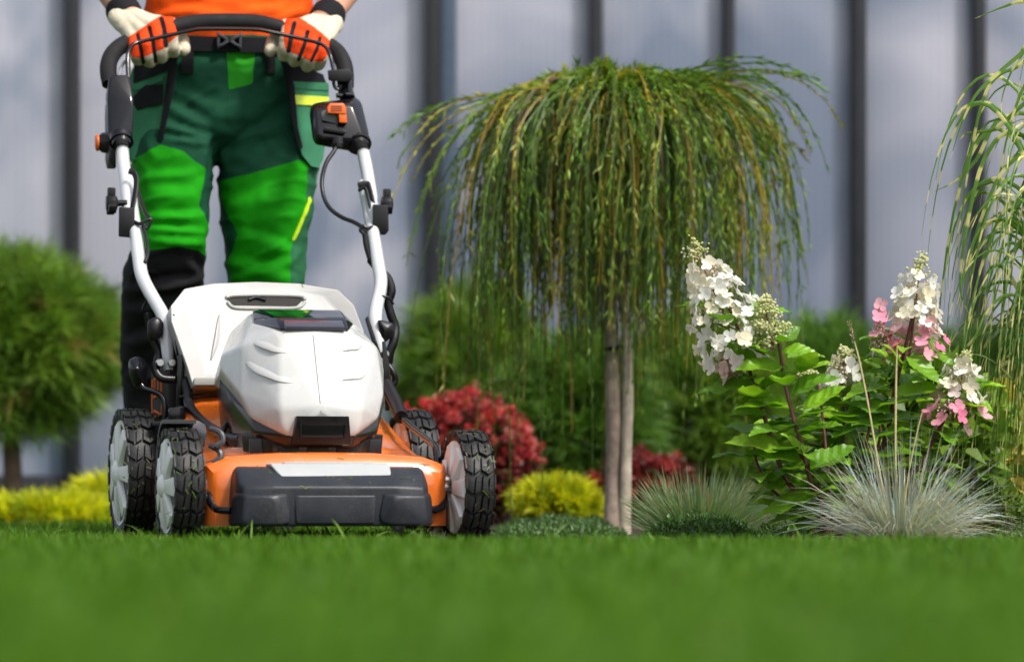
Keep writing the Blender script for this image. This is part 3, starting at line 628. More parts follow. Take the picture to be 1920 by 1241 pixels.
# bail wire in front of the grip
BW = [(241, 152, 1.06), (239, 118, 1.075), (241, 98, 1.085), (250, 84, 1.09), (266, 78, 1.095), (320, 66, 1.10), (362, 57, 1.10), (378, 55, 1.10), (430, 55, 1.10), (478, 56, 1.10), (500, 59, 1.10), (560, 72, 1.10), (600, 82, 1.095), (613, 92, 1.09), (620, 108, 1.08), (626, 135, 1.07)]
tube_o('bail_lever', [L(*p) for p in BW], .0041, m_gloss, MP, seg=10, n=6)
tube_o('cable', [L(*p) for p in [(222, 145, 1.09), (228, 125, 1.10), (240, 112, 1.09), (246, 125, 1.08), (240, 150, 1.08)]], .003, m_steel, MP, seg=8)
# ---- left control box, seen from its narrow end
bm = bmesh.new(); hull(bm, [L(*p) for p in [(204, 146, 1.03), (212, 141, 1.03), (238, 141, 1.03), (247, 150, 1.03), (250, 190, 1.00), (248, 262, .99), (240, 270, .99), (210, 270, .99), (202, 258, 1.0), (201, 185, 1.01), (205, 150, 1.13), (240, 145, 1.13), (246, 200, 1.10), (240, 265, 1.06), (198, 260, 1.06), (198, 180, 1.10)]], .0035, 3); bl = obj('control_box', bm, m_gloss, MP)
bm = bmesh.new(); hull(bm, [L(*p) for p in [(201, 185, 1.03), (207, 180, 1.03), (204, 300, 1.0), (214, 318, 1.0), (218, 316, .99), (216, 260, .99), (197, 300, 1.04), (200, 318, 1.04), (197, 200, 1.08), (218, 300, 1.03)]], .003, 2); obj('side_shell', bm, m_black, bl)
a = L(226, 262, 1.0); d = (L(229, 300, .985)-L(226, 255, 1.03)).normalized()
def collar(p, d, r, parent, m=m_gloss, ln=.018):
    q = p+d*ln; tube_o('collar', [p-d*.006, p, p+d*ln*.5, q], [r*1.12, r*1.12, r, r*.9], m, parent, seg=18, smooth=False)
    tube_o('collar_ring', [p+d*ln*.3, p+d*ln*.55], r*1.16, m, parent, seg=18, smooth=False)
collar(a-Vector((0, .012, 0)), d, .020, bl)
p = L(197, 268, 1.03); bm = bmesh.new(); lathe(bm, [(.0001, -.014), (.012, -.014), (.019, -.006), (.021, .006), (.0001, .006)], 'X', p, 8); obj('button_base', bm, m_black, bl)
bm = bmesh.new(); lathe(bm, [(.0001, -.0185), (.013, -.0185), (.0165, -.0155), (.0165, -.0125), (.0001, -.0125)], 'X', p, 20); obj('orange_button', bm, m_orangep, bl)
# ---- right control box with orange lever
bm = bmesh.new(); hull(bm, [L(*p) for p in [(582, 200, 1.02), (590, 193, 1.03), (640, 186, 1.03), (668, 183, 1.03), (678, 192, 1.02), (692, 250, .99), (691, 270, .985), (680, 284, .985), (655, 284, .985), (592, 272, .99), (586, 262, .99), (580, 215, 1.01), (590, 205, .985), (660, 196, .985), (684, 262, .965), (596, 258, .965), (590, 205, 1.09), (665, 190, 1.09), (688, 262, 1.05), (592, 265, 1.05)]], .005, 3); br = obj('control_box', bm, m_gloss, MP)
bm = bmesh.new(); hull(bm, [L(x, y, l) for x, y in ((602, 210), (612, 206), (634, 206), (634, 234), (604, 226)) for l in (.970, .99)], .002); obj('switch_recess', bm, m_grey, br)
bm = bmesh.new(); hull(bm, [L(x, y, l) for x, y in ((613, 203), (618, 194), (644, 194), (649, 202), (649, 215), (614, 213)) for l in (.955, .985)], .003, 3); lev = obj('orange_lever', bm, m_orangep, br)
bm = bmesh.new(); hull(bm, [L(x, y, l) for x, y in ((635, 212), (649, 212), (651, 231), (636, 230)) for l in (.957, .985)], .002, 2); obj('lever_stem', bm, m_orangep, br)
for y in (199, 203, 207): tube_o('lever_groove', [L(621, y, .9545), L(641, y, .9545)], .0012, mat('dark_orange', (.35, .05, .01), .5), br, smooth=False)
bm = bmesh.new(); hull(bm, [L(x, y, l) for x, y in ((606, 240), (612, 238), (650, 246), (646, 252), (608, 246)) for l in (.958, .98)], .002); obj('label_ridge', bm, m_black, br)
d = (L(683, 310, .975)-L(672, 262, 1.03)).normalized(); collar(L(672, 266, .985), d, .021, br)
collar(L(633, 266, .975), Vector((0, -.2, -1)).normalized(), .012, br, ln=.012)
tube_o('neck', [L(652, 188, 1.05), L(648, 170, 1.07), L(645, 145, 1.09)], [.016, .015, .015], m_gloss, br, seg=14)
bm = bmesh.new(); hull(bm, [L(x, y, l) for x, y in ((614, 132), (654, 130), (660, 138), (660, 150), (650, 154), (616, 152)) for l in (1.04, 1.10)], .003, 2); obj('bail_clip', bm, m_black, br)
tube_o('bail_spring', [L(*p) for p in [(625, 152, 1.05), (628, 164, 1.05), (636, 168, 1.05), (640, 160, 1.05)]], .0035, m_gloss, br, seg=8)
for x, y in ((636, 180), (654, 178)):
    bm = bmesh.new(); lathe(bm, [(.0001, -.006), (.005, -.006), (.005, .006), (.0001, .006)], 'X', L(x, y, 1.035), 10); obj('screw', bm, m_gloss, br)
# ---- cables
tube_o('control_cable', [L(*p) for p in [(632, 270, .972), (626, 284, .965), (612, 305, .955), (604, 335, .945), (606, 365, .93), (618, 390, .91), (640, 407, .89), (664, 417, .86), (680, 428, .83), (684, 442, .81)]], .0042, m_cable, MP, seg=10, n=6)
def corr(name, pts, r, n=14): return tube_o(name, [L(*p) for p in pts], r, m_cable, MP, seg=12, n=n, ribs=.82)
corr('corrugated_conduit', [(684, 440, .80), (687, 462, .785), (694, 486, .77)], .0055)
corr('corrugated_conduit', [(694, 486, .77), (712, 508, .755), (727, 522, .735), (734, 545, .71), (728, 568, .69), (733, 590, .67), (741, 615, .65), (738, 640, .62), (731, 660, .60), (728, 680, .585)], .0085, 16)
corr('corrugated_conduit', [(728, 685, .58), (738, 700, .56), (741, 715, .55), (730, 726, .54)], .006)
tube_o('cable_tie', [L(*p) for p in [(702, 560, .67), (712, 555, .66), (728, 558, .66), (738, 570, .665)]], .0022, m_black, MP, seg=8)
corr('corrugated_conduit', [(277, 590, .70), (282, 615, .68), (289, 640, .655), (298, 665, .63), (292, 690, .60), (302, 708, .57), (330, 712, .55)], .0078, 16)
tube_o('control_cable', [L(*p) for p in [(244, 312, .97), (255, 345, .93), (262, 372, .89), (272, 398, .85), (282, 412, .83)]], .0042, m_cable, MP, seg=10)
tube_o('control_cable', [L(*p) for p in [(268, 425, .82), (275, 450, .79), (277, 475, .765), (272, 492, .75)]], .0035, m_cable, MP, seg=10)
tube_o('cable_tie', [L(*p) for p in [(270, 570, .70), (268, 580, .69), (278, 556, .685), (280, 568, .70)]], .0022, m_black, MP, seg=8)
tube_o('motor_cable', [L(*p) for p in [(346, 712, .55), (352, 735, .53), (356, 762, .50), (378, 785, .43), (410, 808, .33), (436, 820, .24), (450, 820, .2)]], [.0095, .0095, .009, .006, .006, .006, .006], m_cable, MP, seg=10)
tube_o('cable_tie', [L(*p) for p in [(336, 745, .525), (348, 742, .52), (362, 738, .52)]], .003, m_black, MP, seg=8)
tube_o('motor_cable', [L(*p) for p in [(432, 790, .30), (422, 800, .29), (418, 820, .28), (428, 842, .27), (445, 850, .26)]], .005, m_cable, MP, seg=10)
# ---- right hand linkage rod with rubber sleeve, and carry hooks
tube_o('link_sleeve', [L(*p) for p in [(724, 722, .50), (740, 752, .44), (752, 782, .38)]], .0125, m_black, MP, seg=14)
tube_o('link_rod', [L(*p) for p in [(748, 776, .40), (766, 795, .33), (800, 822, .2), (812, 833, .14), (818, 850, .09), (821, 890, .05), (822, 930, .02), (824, 950, -.01)]], .0058, m_gloss, MP, seg=10, n=5)
tube_o('link_rod', [L(*p) for p in [(823, 915, .02), (832, 930, .0), (830, 948, -.02), (815, 955, -.04), (798, 956, -.05)]], .0068, m_gloss, MP, seg=10)
bm = bmesh.new(); lathe(bm, [(.0001, -.012), (.008, -.012), (.008, .012), (.0001, .012)], 'X', L(832, 900, .0), 12); obj('link_bolt', bm, m_steel, MP)
tube_o('front_hook', [L(*p) for p in [(386, 922, .0), (392, 930, -.03), (396, 944, -.05), (408, 955, -.06), (432, 957, -.07)]], .0062, m_gloss, MP, seg=10)

# ---- cut grass and crumbs of soil sticking to the deck, bumper, flap and tyres
cg = Foliage(); cp = []
for nm in ('deck', 'bumper', 'discharge_flap', 'hood'):
    o = [c for c in MP.children if c.name.split('.')[0] == nm][0]; pl = [p for p in o.data.polygons if p.normal.z > .35]
    if not pl: continue
    ar = np.array([p.area for p in pl]); kk = rng.choice(len(pl), {'deck': 150, 'bumper': 36, 'discharge_flap': 14, 'hood': 4}[nm], p=ar/ar.sum())
    for k in kk:
        p = pl[k]; vs = [o.data.vertices[v].co for v in p.vertices]; w_ = rng.dirichlet(np.ones(len(vs))); cp.append((sum((v*float(x) for v, x in zip(vs, w_)), Vector())+p.normal*.0006, p.normal.copy()))
for wx, wr in ((-.246, RF), (.246, RF), (-.262, RB_)):
    for _ in range(26):
        a = rng.uniform(-1.9, .3); y0 = 0 if wr == RF else .632
        cp.append((Vector((wx+rng.uniform(-.022, .022), y0+math.sin(a-PI/2+1.2)*wr*1.002, wr+.005+math.cos(a-PI/2+1.2)*wr*1.002)), Vector((0, math.sin(a-PI/2+1.2), math.cos(a-PI/2+1.2)))))
B_ = np.array([p for p, n in cp]); Nn_ = np.array([n for p, n in cp]); m = len(B_)
d_ = unit(np.cross(Nn_, rng.normal(0, 1, (m, 3)))); ln_ = rng.uniform(.004, .013, m)
cg.ribbons(np.stack([B_, B_+d_*ln_[:, None]*.5+Nn_*.0008, B_+d_*ln_[:, None]+Nn_*.0004], 1), rng.uniform(.0009, .0018, (m, 1)).repeat(3, 1), unit(np.cross(d_, Nn_)), rcol(m, [(.09, .17, .02), (.16, .20, .04), (.26, .22, .09), (.08, .055, .03)], .2, [.4, .25, .2, .15]))
link('grass_clippings', cg.mesh('grass_clippings'), m_grass, MP, kind='stuff')
# ================================================================ the gardener
P0 = Vector((0, 1.42, 0))
person = empty('person', to_world(P0), YAW, 'gardener in green work trousers, orange shirt and work gloves pushing the mower', 'person')
m_skin = mat('skin', (.50, .25, .16), .5, var=.12, vscale=60, bump=.12, bscale=300)
C_DK, C_BR, C_BK, C_MID = (.008, .058, .030), (.008, .24, .003), (.014, .014, .016), (.022, .115, .050)
def mesh_obj(name, me, m, parent, **kw):
    V = verts_of(me)-np.array(P0); set_verts(me, V); return link(name, me, m, parent, **kw)
# ---- trousers
def ring(py, x0, x1, ly, hd, p=2.4):
    a, b = L(x0, py, ly), L(x1, py, ly); return ell((a.x+b.x)/2, ly, a.z, (b.x-a.x)/2, hd, 32, p)
bm = bmesh.new()
loft(bm, [ring(*r) for r in [(58, 285, 575, 1.385, .105), (85, 276, 582, 1.385, .11), (120, 264, 592, 1.385, .115), (170, 256, 598, 1.385, .122), (225, 250, 600, 1.385, .125), (258, 256, 594, 1.385, .11), (285, 290, 560, 1.39, .07)]])
lL = [(190, 256, 418, 1.375, .10), (250, 250, 414, 1.365, .105), (300, 248, 404, 1.35, .103), (350, 254, 394, 1.33, .095), (405, 260, 390, 1.31, .088), (450, 258, 386, 1.30, .083), (480, 244, 384, 1.315, .084), (520, 232, 380, 1.345, .088), (600, 227, 370, 1.40, .082), (690, 228, 358, 1.46, .075), (770, 232, 350, 1.50, .07), (880, 236, 345, 1.54, .065), (935, 234, 346, 1.55, .07)]
lR = [(190, 430, 598, 1.375, .10), (250, 408, 600, 1.37, .105), (300, 408, 598, 1.36, .103), (350, 411, 590, 1.35, .095), (405, 413, 582, 1.345, .088), (460, 420, 573, 1.345, .083), (528, 428, 567, 1.35, .083), (620, 434, 562, 1.37, .08), (700, 440, 556, 1.39, .075), (800, 446, 550, 1.40, .07), (890, 450, 546, 1.41, .07), (930, 448, 548, 1.41, .072)]
for rr in (lL, lR):
    loft(bm, [ring(*r) for r in [tuple(a) for a in crom(rr, 3)]])
me = remesh(bm, .0052, 6)
V = verts_of(me); Nn = normals_of(me); PX = to_px(V)
def crease(p0, p1, wd, amp, mask=None):
    a, b = np.array(p0, float), np.array(p1, float); e = b-a; ln = np.hypot(*e); u = e/ln; nrm = np.array([-u[1], u[0]])
    q = PX-a; t = (q@u)/ln; s = (q@nrm)/wd; win = np.clip(1-np.abs(t*2-1), 0, 1)**.6*(np.abs(t*2-1) < 1)
    return amp*win*(s*1.6)*np.exp(-.7*s*s)
disp = np.zeros(len(V))
for c in [((300, 225), (400, 262), 9, .006), ((310, 190), (400, 235), 12, .005), ((315, 160), (420, 205), 14, .004), ((300, 255), (395, 268), 7, .006), ((560, 240), (425, 275), 12, .004), ((540, 180), (440, 250), 16, .004), ((262, 330), (370, 318), 10, .005), ((275, 350), (380, 360), 14, .004), ((270, 405), (385, 398), 9, .006), ((275, 425), (388, 432), 8, .006), ((280, 445), (385, 450), 8, .005), ((420, 380), (560, 350), 18, .004), ((425, 480), (560, 520), 14, .005), ((450, 430), (570, 470), 12, .004), ((430, 520), (560, 480), 10, .005), ((232, 540), (380, 520), 10, .007), ((230, 575), (340, 560), 12, .006), ((230, 640), (320, 610), 12, .006), ((230, 700), (320, 690), 12, .005), ((355, 480), (380, 520), 10, .005), ((405, 260), (420, 330), 10, -.006), ((395, 255), (385, 330), 8, .005)]:
    disp += 1.6*crease(*c)
nz_ = np.array([mnoise.fractal(Vector((p[0]*9, p[1]*9, p[2]*16)), 1, 2, 3) for p in V]); disp += nz_*.0035
rg = np.array([1-abs(mnoise.noise(Vector((p[0]*13+p[2]*7, p[1]*10, p[2]*26-p[0]*9)))) for p in V]); disp += np.clip(rg-.72, 0, 1)*.011
set_verts(me, V+Nn*disp[:, None]); V = verts_of(me)
front_ = Nn[:, 1] < .35
def zone(name, poly, every=False):
    s = sd_poly(PX, poly); attr(me, name, s if every else np.where(front_, s, np.minimum(s, -5)))
# inner leg of each side told apart by x so a zone of one leg does not leak on to the other
zone('thigh_a', [(205, 300), (250, 300), (300, 271), (345, 284), (384, 318), (374, 380), (391, 425), (386, 480), (372, 470), (335, 460), (280, 470), (205, 470)])
zone('thigh_b', [(411, 340), (470, 326), (560, 300), (578, 306), (572, 400), (545, 470), (541, 560), (430, 560), (426, 495), (446, 440), (413, 375)])
zone('knee', [(190, 440), (250, 455), (280, 470), (335, 460), (372, 470), (387, 482), (400, 1000), (190, 1000)], True)
zone('shin', [(400, 575), (620, 575), (620, 1000), (400, 1000)], True)
zone('fly', [(424, 96), (478, 98), (473, 158), (429, 169), (427, 125)])
zone('waistband', [(355, 80), (505, 92), (505, 99), (440, 98), (355, 97)])
zone('side_panel', [(578, 306), (640, 300), (640, 575), (541, 575), (545, 470), (572, 400)], False)
attr(me, 'piping', np.where(front_, sd_line(PX, [(581, 372), (568, 405), (552, 448)], 3.2), -5))
seam = np.maximum.reduce([sd_line(PX, [(428, 170), (426, 215), (427, 262)], .9), sd_line(PX, [(472, 160), (468, 220), (428, 262)], .7), sd_line(PX, [(278, 446), (335, 436), (386, 440)], .8), sd_line(PX, [(426, 495), (500, 500), (545, 500)], .8), sd_line(PX, [(232, 570), (300, 548), (360, 540)], .8), sd_line(PX, [(490, 150), (520, 165), (545, 172)], .7)])
attr(me, 'seam', np.where(front_, seam, -5))
m_trous = zone_mat('work_trouser_cloth', C_DK, [('thigh_a', C_BR), ('thigh_b', C_BR), ('side_panel', C_MID), ('knee', C_BK), ('shin', C_BK), ('fly', (.02, .26, .012)), ('waistband', C_BR), ('piping', (.5, .75, .02)), ('seam', (.01, .035, .015))], .8)
trous = mesh_obj('trousers', me, m_trous, person)
# ---- holster pockets hanging from the waist
m_pock = zone_mat('pocket_cloth', (.045, .19, .10), [], .8); m_blackc = zone_mat('black_cloth', (.013, .013, .016), [], .85)
m_hivis = mat('reflective_yellow', (.62, .75, .03), .3, var=.1, coat=.3)
def panel(name, poly, lyf, th, m, parent, sub=2, wav=.004):
    bm = bmesh.new(); vs = [bm.verts.new((x, 0, -y)) for x, y in poly]; bm.faces.new(vs); bmesh.ops.triangulate(bm, faces=bm.faces)
    bmesh.ops.subdivide_edges(bm, edges=bm.edges[:], cuts=3, use_grid_fill=True)
    for v in bm.verts:
        x, y = v.co.x, -v.co.z; v.co = L(x, y, lyf(x, y)); v.co.y += wav*mnoise.noise(v.co*25)
    r = bmesh.ops.extrude_face_region(bm, geom=bm.faces[:]); bmesh.ops.translate(bm, verts=[g for g in r['geom'] if isinstance(g, bmesh.types.BMVert)], vec=(0, th, 0))
    return obj(name, bm, m, parent, smooth=50, off=P0)
fl = lambda x, y: 1.252+max(0, 320-x)*.0009+max(0, y-200)*.0001
pl_ = panel('holster_pocket', [(246, 128), (322, 118), (318, 165), (302, 262), (274, 302), (240, 300)], lambda x, y: fl(x, y)-.012*(y-128)/170, .02, m_pock, person)
panel('pocket_flap', [(252, 112), (332, 106), (326, 128), (250, 158)], lambda x, y: fl(x, y)-.004, .006, m_blackc, pl_)
panel('pocket_trim', [(318, 112), (333, 108), (327, 160), (306, 262), (292, 278), (303, 225)], lambda x, y: fl(x, y)-.006-.012*max(0, y-128)/170, .008, m_blackc, pl_)
panel('pocket_hem', [(250, 160), (306, 143), (306, 152), (250, 171)], lambda x, y: fl(x, y)-.006, .006, m_pock, pl_)
panel('tool_loop', [(272, 160), (306, 158), (304, 196), (275, 200), (250, 212), (250, 180)], lambda x, y: fl(x, y)-.016+.0004*abs(x-285), .008, m_blackc, pl_)
fr = lambda x, y: 1.250+max(0, x-545)*.0009
pr_ = panel('holster_pocket', [(538, 130), (546, 152), (616, 156), (618, 200), (606, 300), (598, 315), (584, 312), (566, 290), (552, 220)], lambda x, y: fr(x, y)-.012*(y-130)/180, .02, m_pock, person)
panel('pocket_flap', [(536, 118), (560, 120), (606, 140), (612, 158), (548, 156), (540, 140)], lambda x, y: fr(x, y)-.003, .006, m_blackc, pr_)
panel('pocket_trim', [(527, 112), (538, 118), (552, 160), (556, 230), (568, 276), (562, 284), (548, 232), (541, 170)], lambda x, y: fr(x, y)-.006-.012*max(0, y-130)/180, .008, m_blackc, pr_)
panel('reflective_strip', [(547, 178), (617, 182), (617, 199), (551, 196)], lambda x, y: fr(x, y)-.009, .004, m_hivis, pr_, wav=.002)
panel('pocket_hem', [(546, 153), (616, 156), (617, 170), (547, 166)], lambda x, y: fr(x, y)-.006, .004, m_pock, pr_)
# ---- belt with buckle and loops
wz = L(430, 77, 1.27).z; cx_ = (L(276, 80, 1.385).x+L(582, 80, 1.385).x)/2
bm = bmesh.new(); rr = []
for k in range(48):
    a = 2*PI*k/48; c, s = math.cos(a), math.sin(a); hx, hy = .172, .119
    x = math.copysign(abs(c)**.85, c); y = math.copysign(abs(s)**.85, s); dz = -.008*max(0, -s)**2
    rr.append([Vector((cx_+x*(hx+t), 1.385+y*(hy+t), wz+dz+h)) for t, h in ((0, -.015), (.004, -.015), (.004, .015), (0, .015))])
vr = [[bm.verts.new(p) for p in r] for r in rr]
for i in range(48):
    for k in range(4): bm.faces.new((vr[i][k], vr[i][(k+1) % 4], vr[(i+1) % 48][(k+1) % 4], vr[(i+1) % 48][k]))
belt = obj('belt', bm, m_blackc, person, off=P0)
m_buck = mat('buckle_plastic', (.05, .055, .065), .35, var=.1)
bx = L(430, 77, 1.255)
bm = bmesh.new()
for s in (-1, 1):
    hull(bm, [bx+Vector((s*x, y, z)) for x, z in ((.004, .006), (.004, -.006), (.010, -.0055), (.010, .0055)) for y in (-.004, .008)], .0015)
    for zz in (-1, 1): hull(bm, [bx+Vector((s*x, y, zz*z)) for x, z in ((.000, .002), (.012, .010), (.022, .014), (.024, .010), (.014, .0045), (.004, -.001)) for y in (-.005, .007)], .0015)
    hull(bm, box_pts(bx+Vector((s*.022, .002, 0)), (.005, .010, .032)), .001)
obj('buckle', bm, m_buck, belt, off=P0)
for x, y0, y1, w_ in ((352, 96, 138, 22), (507, 96, 138, 19)):
    panel('belt_loop', [(x-w_/2, y0), (x+w_/2, y0), (x+w_/2, y1), (x-w_/2, y1)], lambda x, y: 1.258+abs(x-430)*.0001, .006, m_blackc, trous, wav=.002)
# ---- body: one continuous skin (torso, arms, neck, head; legs inside the trousers)
cxb = cx_
lw, rw = L(238, 30, 1.235), L(607, 38, 1.235)
le, re_ = Vector((cxb-.285, 1.40, 1.20)), Vector((cxb+.285, 1.40, 1.20)); lsh, rsh = Vector((cxb-.19, 1.40, 1.44)), Vector((cxb+.19, 1.40, 1.44))
bm = bmesh.new()
loft(bm, [ell(cxb, 1.39, z, hx, hy, 28) for z, hx, hy in [(.93, .15, .095), (1.02, .145, .095), (1.12, .14, .09), (1.25, .155, .10), (1.36, .17, .10), (1.44, .15, .08), (1.49, .06, .055)]])
for wv_, el, sh in ((lw, le, lsh), (rw, re_, rsh)):
    f = el.lerp(wv_, .35)
    chain(bm, [tuple(sh)+(.058,), tuple(sh.lerp(el, .5))+(.050,), tuple(el)+(.042,), tuple(f)+(.044,), tuple(el.lerp(wv_, .75))+(.034,), tuple(wv_)+(.029,)])
chain(bm, [(cxb, 1.39, 1.47, .058), (cxb, 1.375, 1.56, .055)])
loft(bm, [ell(cxb, 1.36+dy, z, hx, hy, 24, 2.1) for z, hx, hy, dy in [(1.52, .03, .03, -.04), (1.545, .05, .07, -.02), (1.59, .066, .09, 0), (1.65, .074, .098, .005), (1.70, .073, .098, .008), (1.74, .058, .08, .008), (1.765, .03, .04, .008)]])
hull(bm, [(cxb, 1.262, 1.645), (cxb-.008, 1.272, 1.66), (cxb+.008, 1.272, 1.66), (cxb-.016, 1.262, 1.612), (cxb+.016, 1.262, 1.612), (cxb, 1.236, 1.616), (cxb, 1.29, 1.6)])
for s in (-1, 1): chain(bm, [(cxb+s*.076, 1.375, 1.61, .010), (cxb+s*.080, 1.38, 1.645, .014)])
for s in (-1, 1):
    rr_ = lL if s < 0 else lR; chain(bm, [(cxb+s*.085, 1.39, .9, .06)]+[tuple((L(r[1], r[0], r[3])+L(r[2], r[0], r[3]))/2)+(.042,) for r in rr_[2::2]])
body = mesh_obj('body', remesh(bm, .006, 5), m_skin, person)
for s in (-1, 1):
    bm = bmesh.new(); bmesh.ops.create_uvsphere(bm, u_segments=16, v_segments=10, radius=.012, matrix=Matrix.Translation((cxb+s*.031, 1.277, 1.652))); obj('eye', bm, mat('eye_white', (.7, .68, .65), .2), body, off=P0)
tube_o('mouth', [(cxb-.024, 1.281, 1.578), (cxb, 1.272, 1.576), (cxb+.024, 1.281, 1.578)], .004, mat('lips', (.4, .13, .1), .5), body, off=P0)
bm = bmesh.new(); loft(bm, [ell(cxb, 1.385, z, hx, hy, 24, 2.1) for z, hx, hy in [(1.60, .072, .075), (1.66, .081, .088), (1.72, .080, .095), (1.76, .06, .08), (1.782, .03, .04)]]); mesh_obj('hair', remesh(bm, .008, 3), mat('brown_hair', (.05, .03, .02), .6, bump=.6, bscale=300), person)
# ---- shirt
bm = bmesh.new(); zb = L(430, 66, 1.27).z
loft(bm, [ell(cxb, 1.388, z, hx, hy, 32, 2.5) for z, hx, hy in [(zb-.035, .160, .106), (zb, .165, .112), (zb+.05, .172, .118), (1.12, .166, .113), (1.25, .172, .116), (1.36, .182, .114), (1.44, .165, .092), (1.485, .075, .066)]])
for el, sh in ((le, lsh), (re_, rsh)):
    m_ = sh.lerp(el, .62); chain(bm, [tuple(sh)+(.068,), tuple(sh.lerp(el, .3))+(.066,), tuple(m_)+(.064,)])
me = remesh(bm, .006, 5); V = verts_of(me); Nn = normals_of(me); PX = to_px(V)
disp = np.array([mnoise.fractal(Vector((p[0]*7, p[1]*7, p[2]*15)), 1, 2, 3) for p in V])*.006
for c in [((280, 25), (380, 12), 8, .006), ((300, 5), (420, 22), 9, .005), ((450, 18), (570, 4), 9, .006), ((520, 30), (575, 10), 8, .007)]: disp += crease(*c)
set_verts(me, V+Nn*disp[:, None])
mesh_obj('shirt', me, zone_mat('orange_knit', (.80, .088, .006), [], .85, weave=.4, wscale=1200), person)
# ---- boots
for (px, ly) in ((292, 1.53), (498, 1.40)):
    c = L(px, 930, ly); bm = bmesh.new()
    loft(bm, [ell(c.x, ly-.03, z, hx, hy, 24, 2.5) for z, hx, hy in [(.004, .047, .14), (.03, .05, .145), (.05, .048, .135)]])
    loft(bm, [ell(c.x, ly+dy, z, hx, hy, 24) for z, hx, hy, dy in [(.03, .045, .11, -.03), (.07, .044, .09, -.01), (.11, .044, .06, .015), (.19, .048, .06, .02)]])
    mesh_obj('boot', remesh(bm, .006, 4), m_blackc, person)
# ---- gloves: palm, four curled fingers, thumb, cuff
C_CRM, C_OR, C_GBK = (.56, .51, .39), (.78, .060, .008), (.012, .012, .014)
def glove(fing, knuck, wrist, thumb, orange, slits, cuff, oz, extra_cream):
    bm = bmesh.new(); W_ = Vector(wrist)
    kn = [L(x, y, l) for x, y, l in knuck]
    for i, k in enumerate(kn):
        wpt = W_+Vector(((kn[0]-kn[3]).x*(.28*(1.5-i)/1.5), 0, 0))
        chain(bm, [tuple(wpt)+(.0205,), tuple(wpt.lerp(k, .5)+Vector((0, -.008, -.002)))+(.0165,), tuple(k)+(.0155,)])
    for i, ch in enumerate(fing):
        r = [.0135, .0145, .0145, .0135][i]
        pts = [L(x, y, l) for x, y, l in ch]
        chain(bm, [tuple(p)+(r*q,) for p, q in zip(pts, (1.06, 1.06, 1.0, .95, .9))])
    pts = [L(x, y, l) for x, y, l in thumb]
    chain(bm, [tuple(p)+(q,) for p, q in zip(pts, (.018, .016, .0145, .013))])
    me = remesh(bm, .0026, 4); V = verts_of(me); Nn = normals_of(me); PX = to_px(V)
    d = np.array([mnoise.fractal(Vector(p)*70, 1, 2, 2) for p in V])*.0011
    set_verts(me, V+Nn*d[:, None]); fr_ = Nn[:, 1] < .3
    attr(me, 'orange', np.where(fr_, sd_poly(PX, orange), -5))
    attr(me, 'slit', np.where(fr_, np.maximum.reduce([sd_line(PX, s, w2) for s, w2 in slits]), -5))
    g = mesh_obj('glove', me, zone_mat('glove_leather', C_CRM, [('orange', C_OR), ('slit', C_GBK)], .75, weave=.5, wscale=1500), person)
    tube_o('cuff', [Vector(p) for p in cuff], [.031, .0345, .0345, .033], m_blackc, g, seg=20, off=P0)
    return g
fy = 1.145
glove([[(254, 78, 1.155), (254, 88, 1.138), (256, 103, 1.14), (259, 113, 1.158), (262, 104, 1.185)],
       [(272, 70, 1.152), (274, 84, 1.132), (277, 104, 1.134), (281, 116, 1.155), (283, 106, 1.185)],
       [(294, 60, 1.150), (297, 76, 1.130), (300, 96, 1.132), (302, 108, 1.155), (304, 98, 1.185)],
       [(316, 52, 1.152), (320, 68, 1.134), (323, 88, 1.136), (325, 98, 1.158), (327, 90, 1.185)]],
      [(252, 72, 1.160), (268, 62, 1.155), (288, 52, 1.152), (310, 46, 1.155)], L(237, 34, 1.225), [(318, 48, 1.195), (332, 62, 1.225), (342, 78, 1.225), (345, 94, 1.20)],
      [(235, 74), (262, 56), (288, 38), (314, 24), (326, 34), (332, 52), (333, 68), (318, 80), (308, 92), (290, 98), (279, 104), (262, 110), (248, 106), (242, 92)],
      [([(258, 66), (263, 88), (269, 118)], 3.6), ([(280, 52), (286, 76), (292, 116)], 3.8), ([(303, 36), (308, 56), (311, 86)], 4.4)],
      [L(224, 12, 1.257), L(229, 19, 1.25), L(235, 28, 1.242), L(240, 35, 1.236)], None, None)
glove([[(604, 84, 1.155), (604, 94, 1.138), (602, 108, 1.14), (598, 122, 1.158), (596, 112, 1.185)],
       [(584, 76, 1.152), (583, 90, 1.132), (580, 110, 1.134), (576, 124, 1.155), (574, 114, 1.185)],
       [(562, 66, 1.150), (560, 82, 1.130), (556, 102, 1.132), (552, 114, 1.155), (550, 104, 1.185)],
       [(540, 58, 1.152), (537, 74, 1.134), (534, 92, 1.136), (532, 104, 1.158), (530, 94, 1.185)]],
      [(606, 78, 1.160), (590, 68, 1.155), (568, 58, 1.152), (546, 50, 1.155)], L(609, 44, 1.225), [(538, 52, 1.195), (522, 66, 1.225), (512, 80, 1.225), (507, 96, 1.20)],
      [(541, 26), (560, 32), (582, 46), (606, 64), (622, 82), (616, 100), (606, 116), (592, 116), (578, 114), (566, 106), (548, 100), (534, 92), (531, 74), (533, 44)],
      [([(552, 44), (547, 64), (541, 96)], 4.4), ([(577, 60), (571, 84), (560, 112)], 3.8), ([(600, 72), (594, 94), (584, 114)], 3.4)],
      [L(621, 20, 1.257), L(617, 27, 1.25), L(611, 36, 1.242), L(606, 43, 1.236)], None, None)
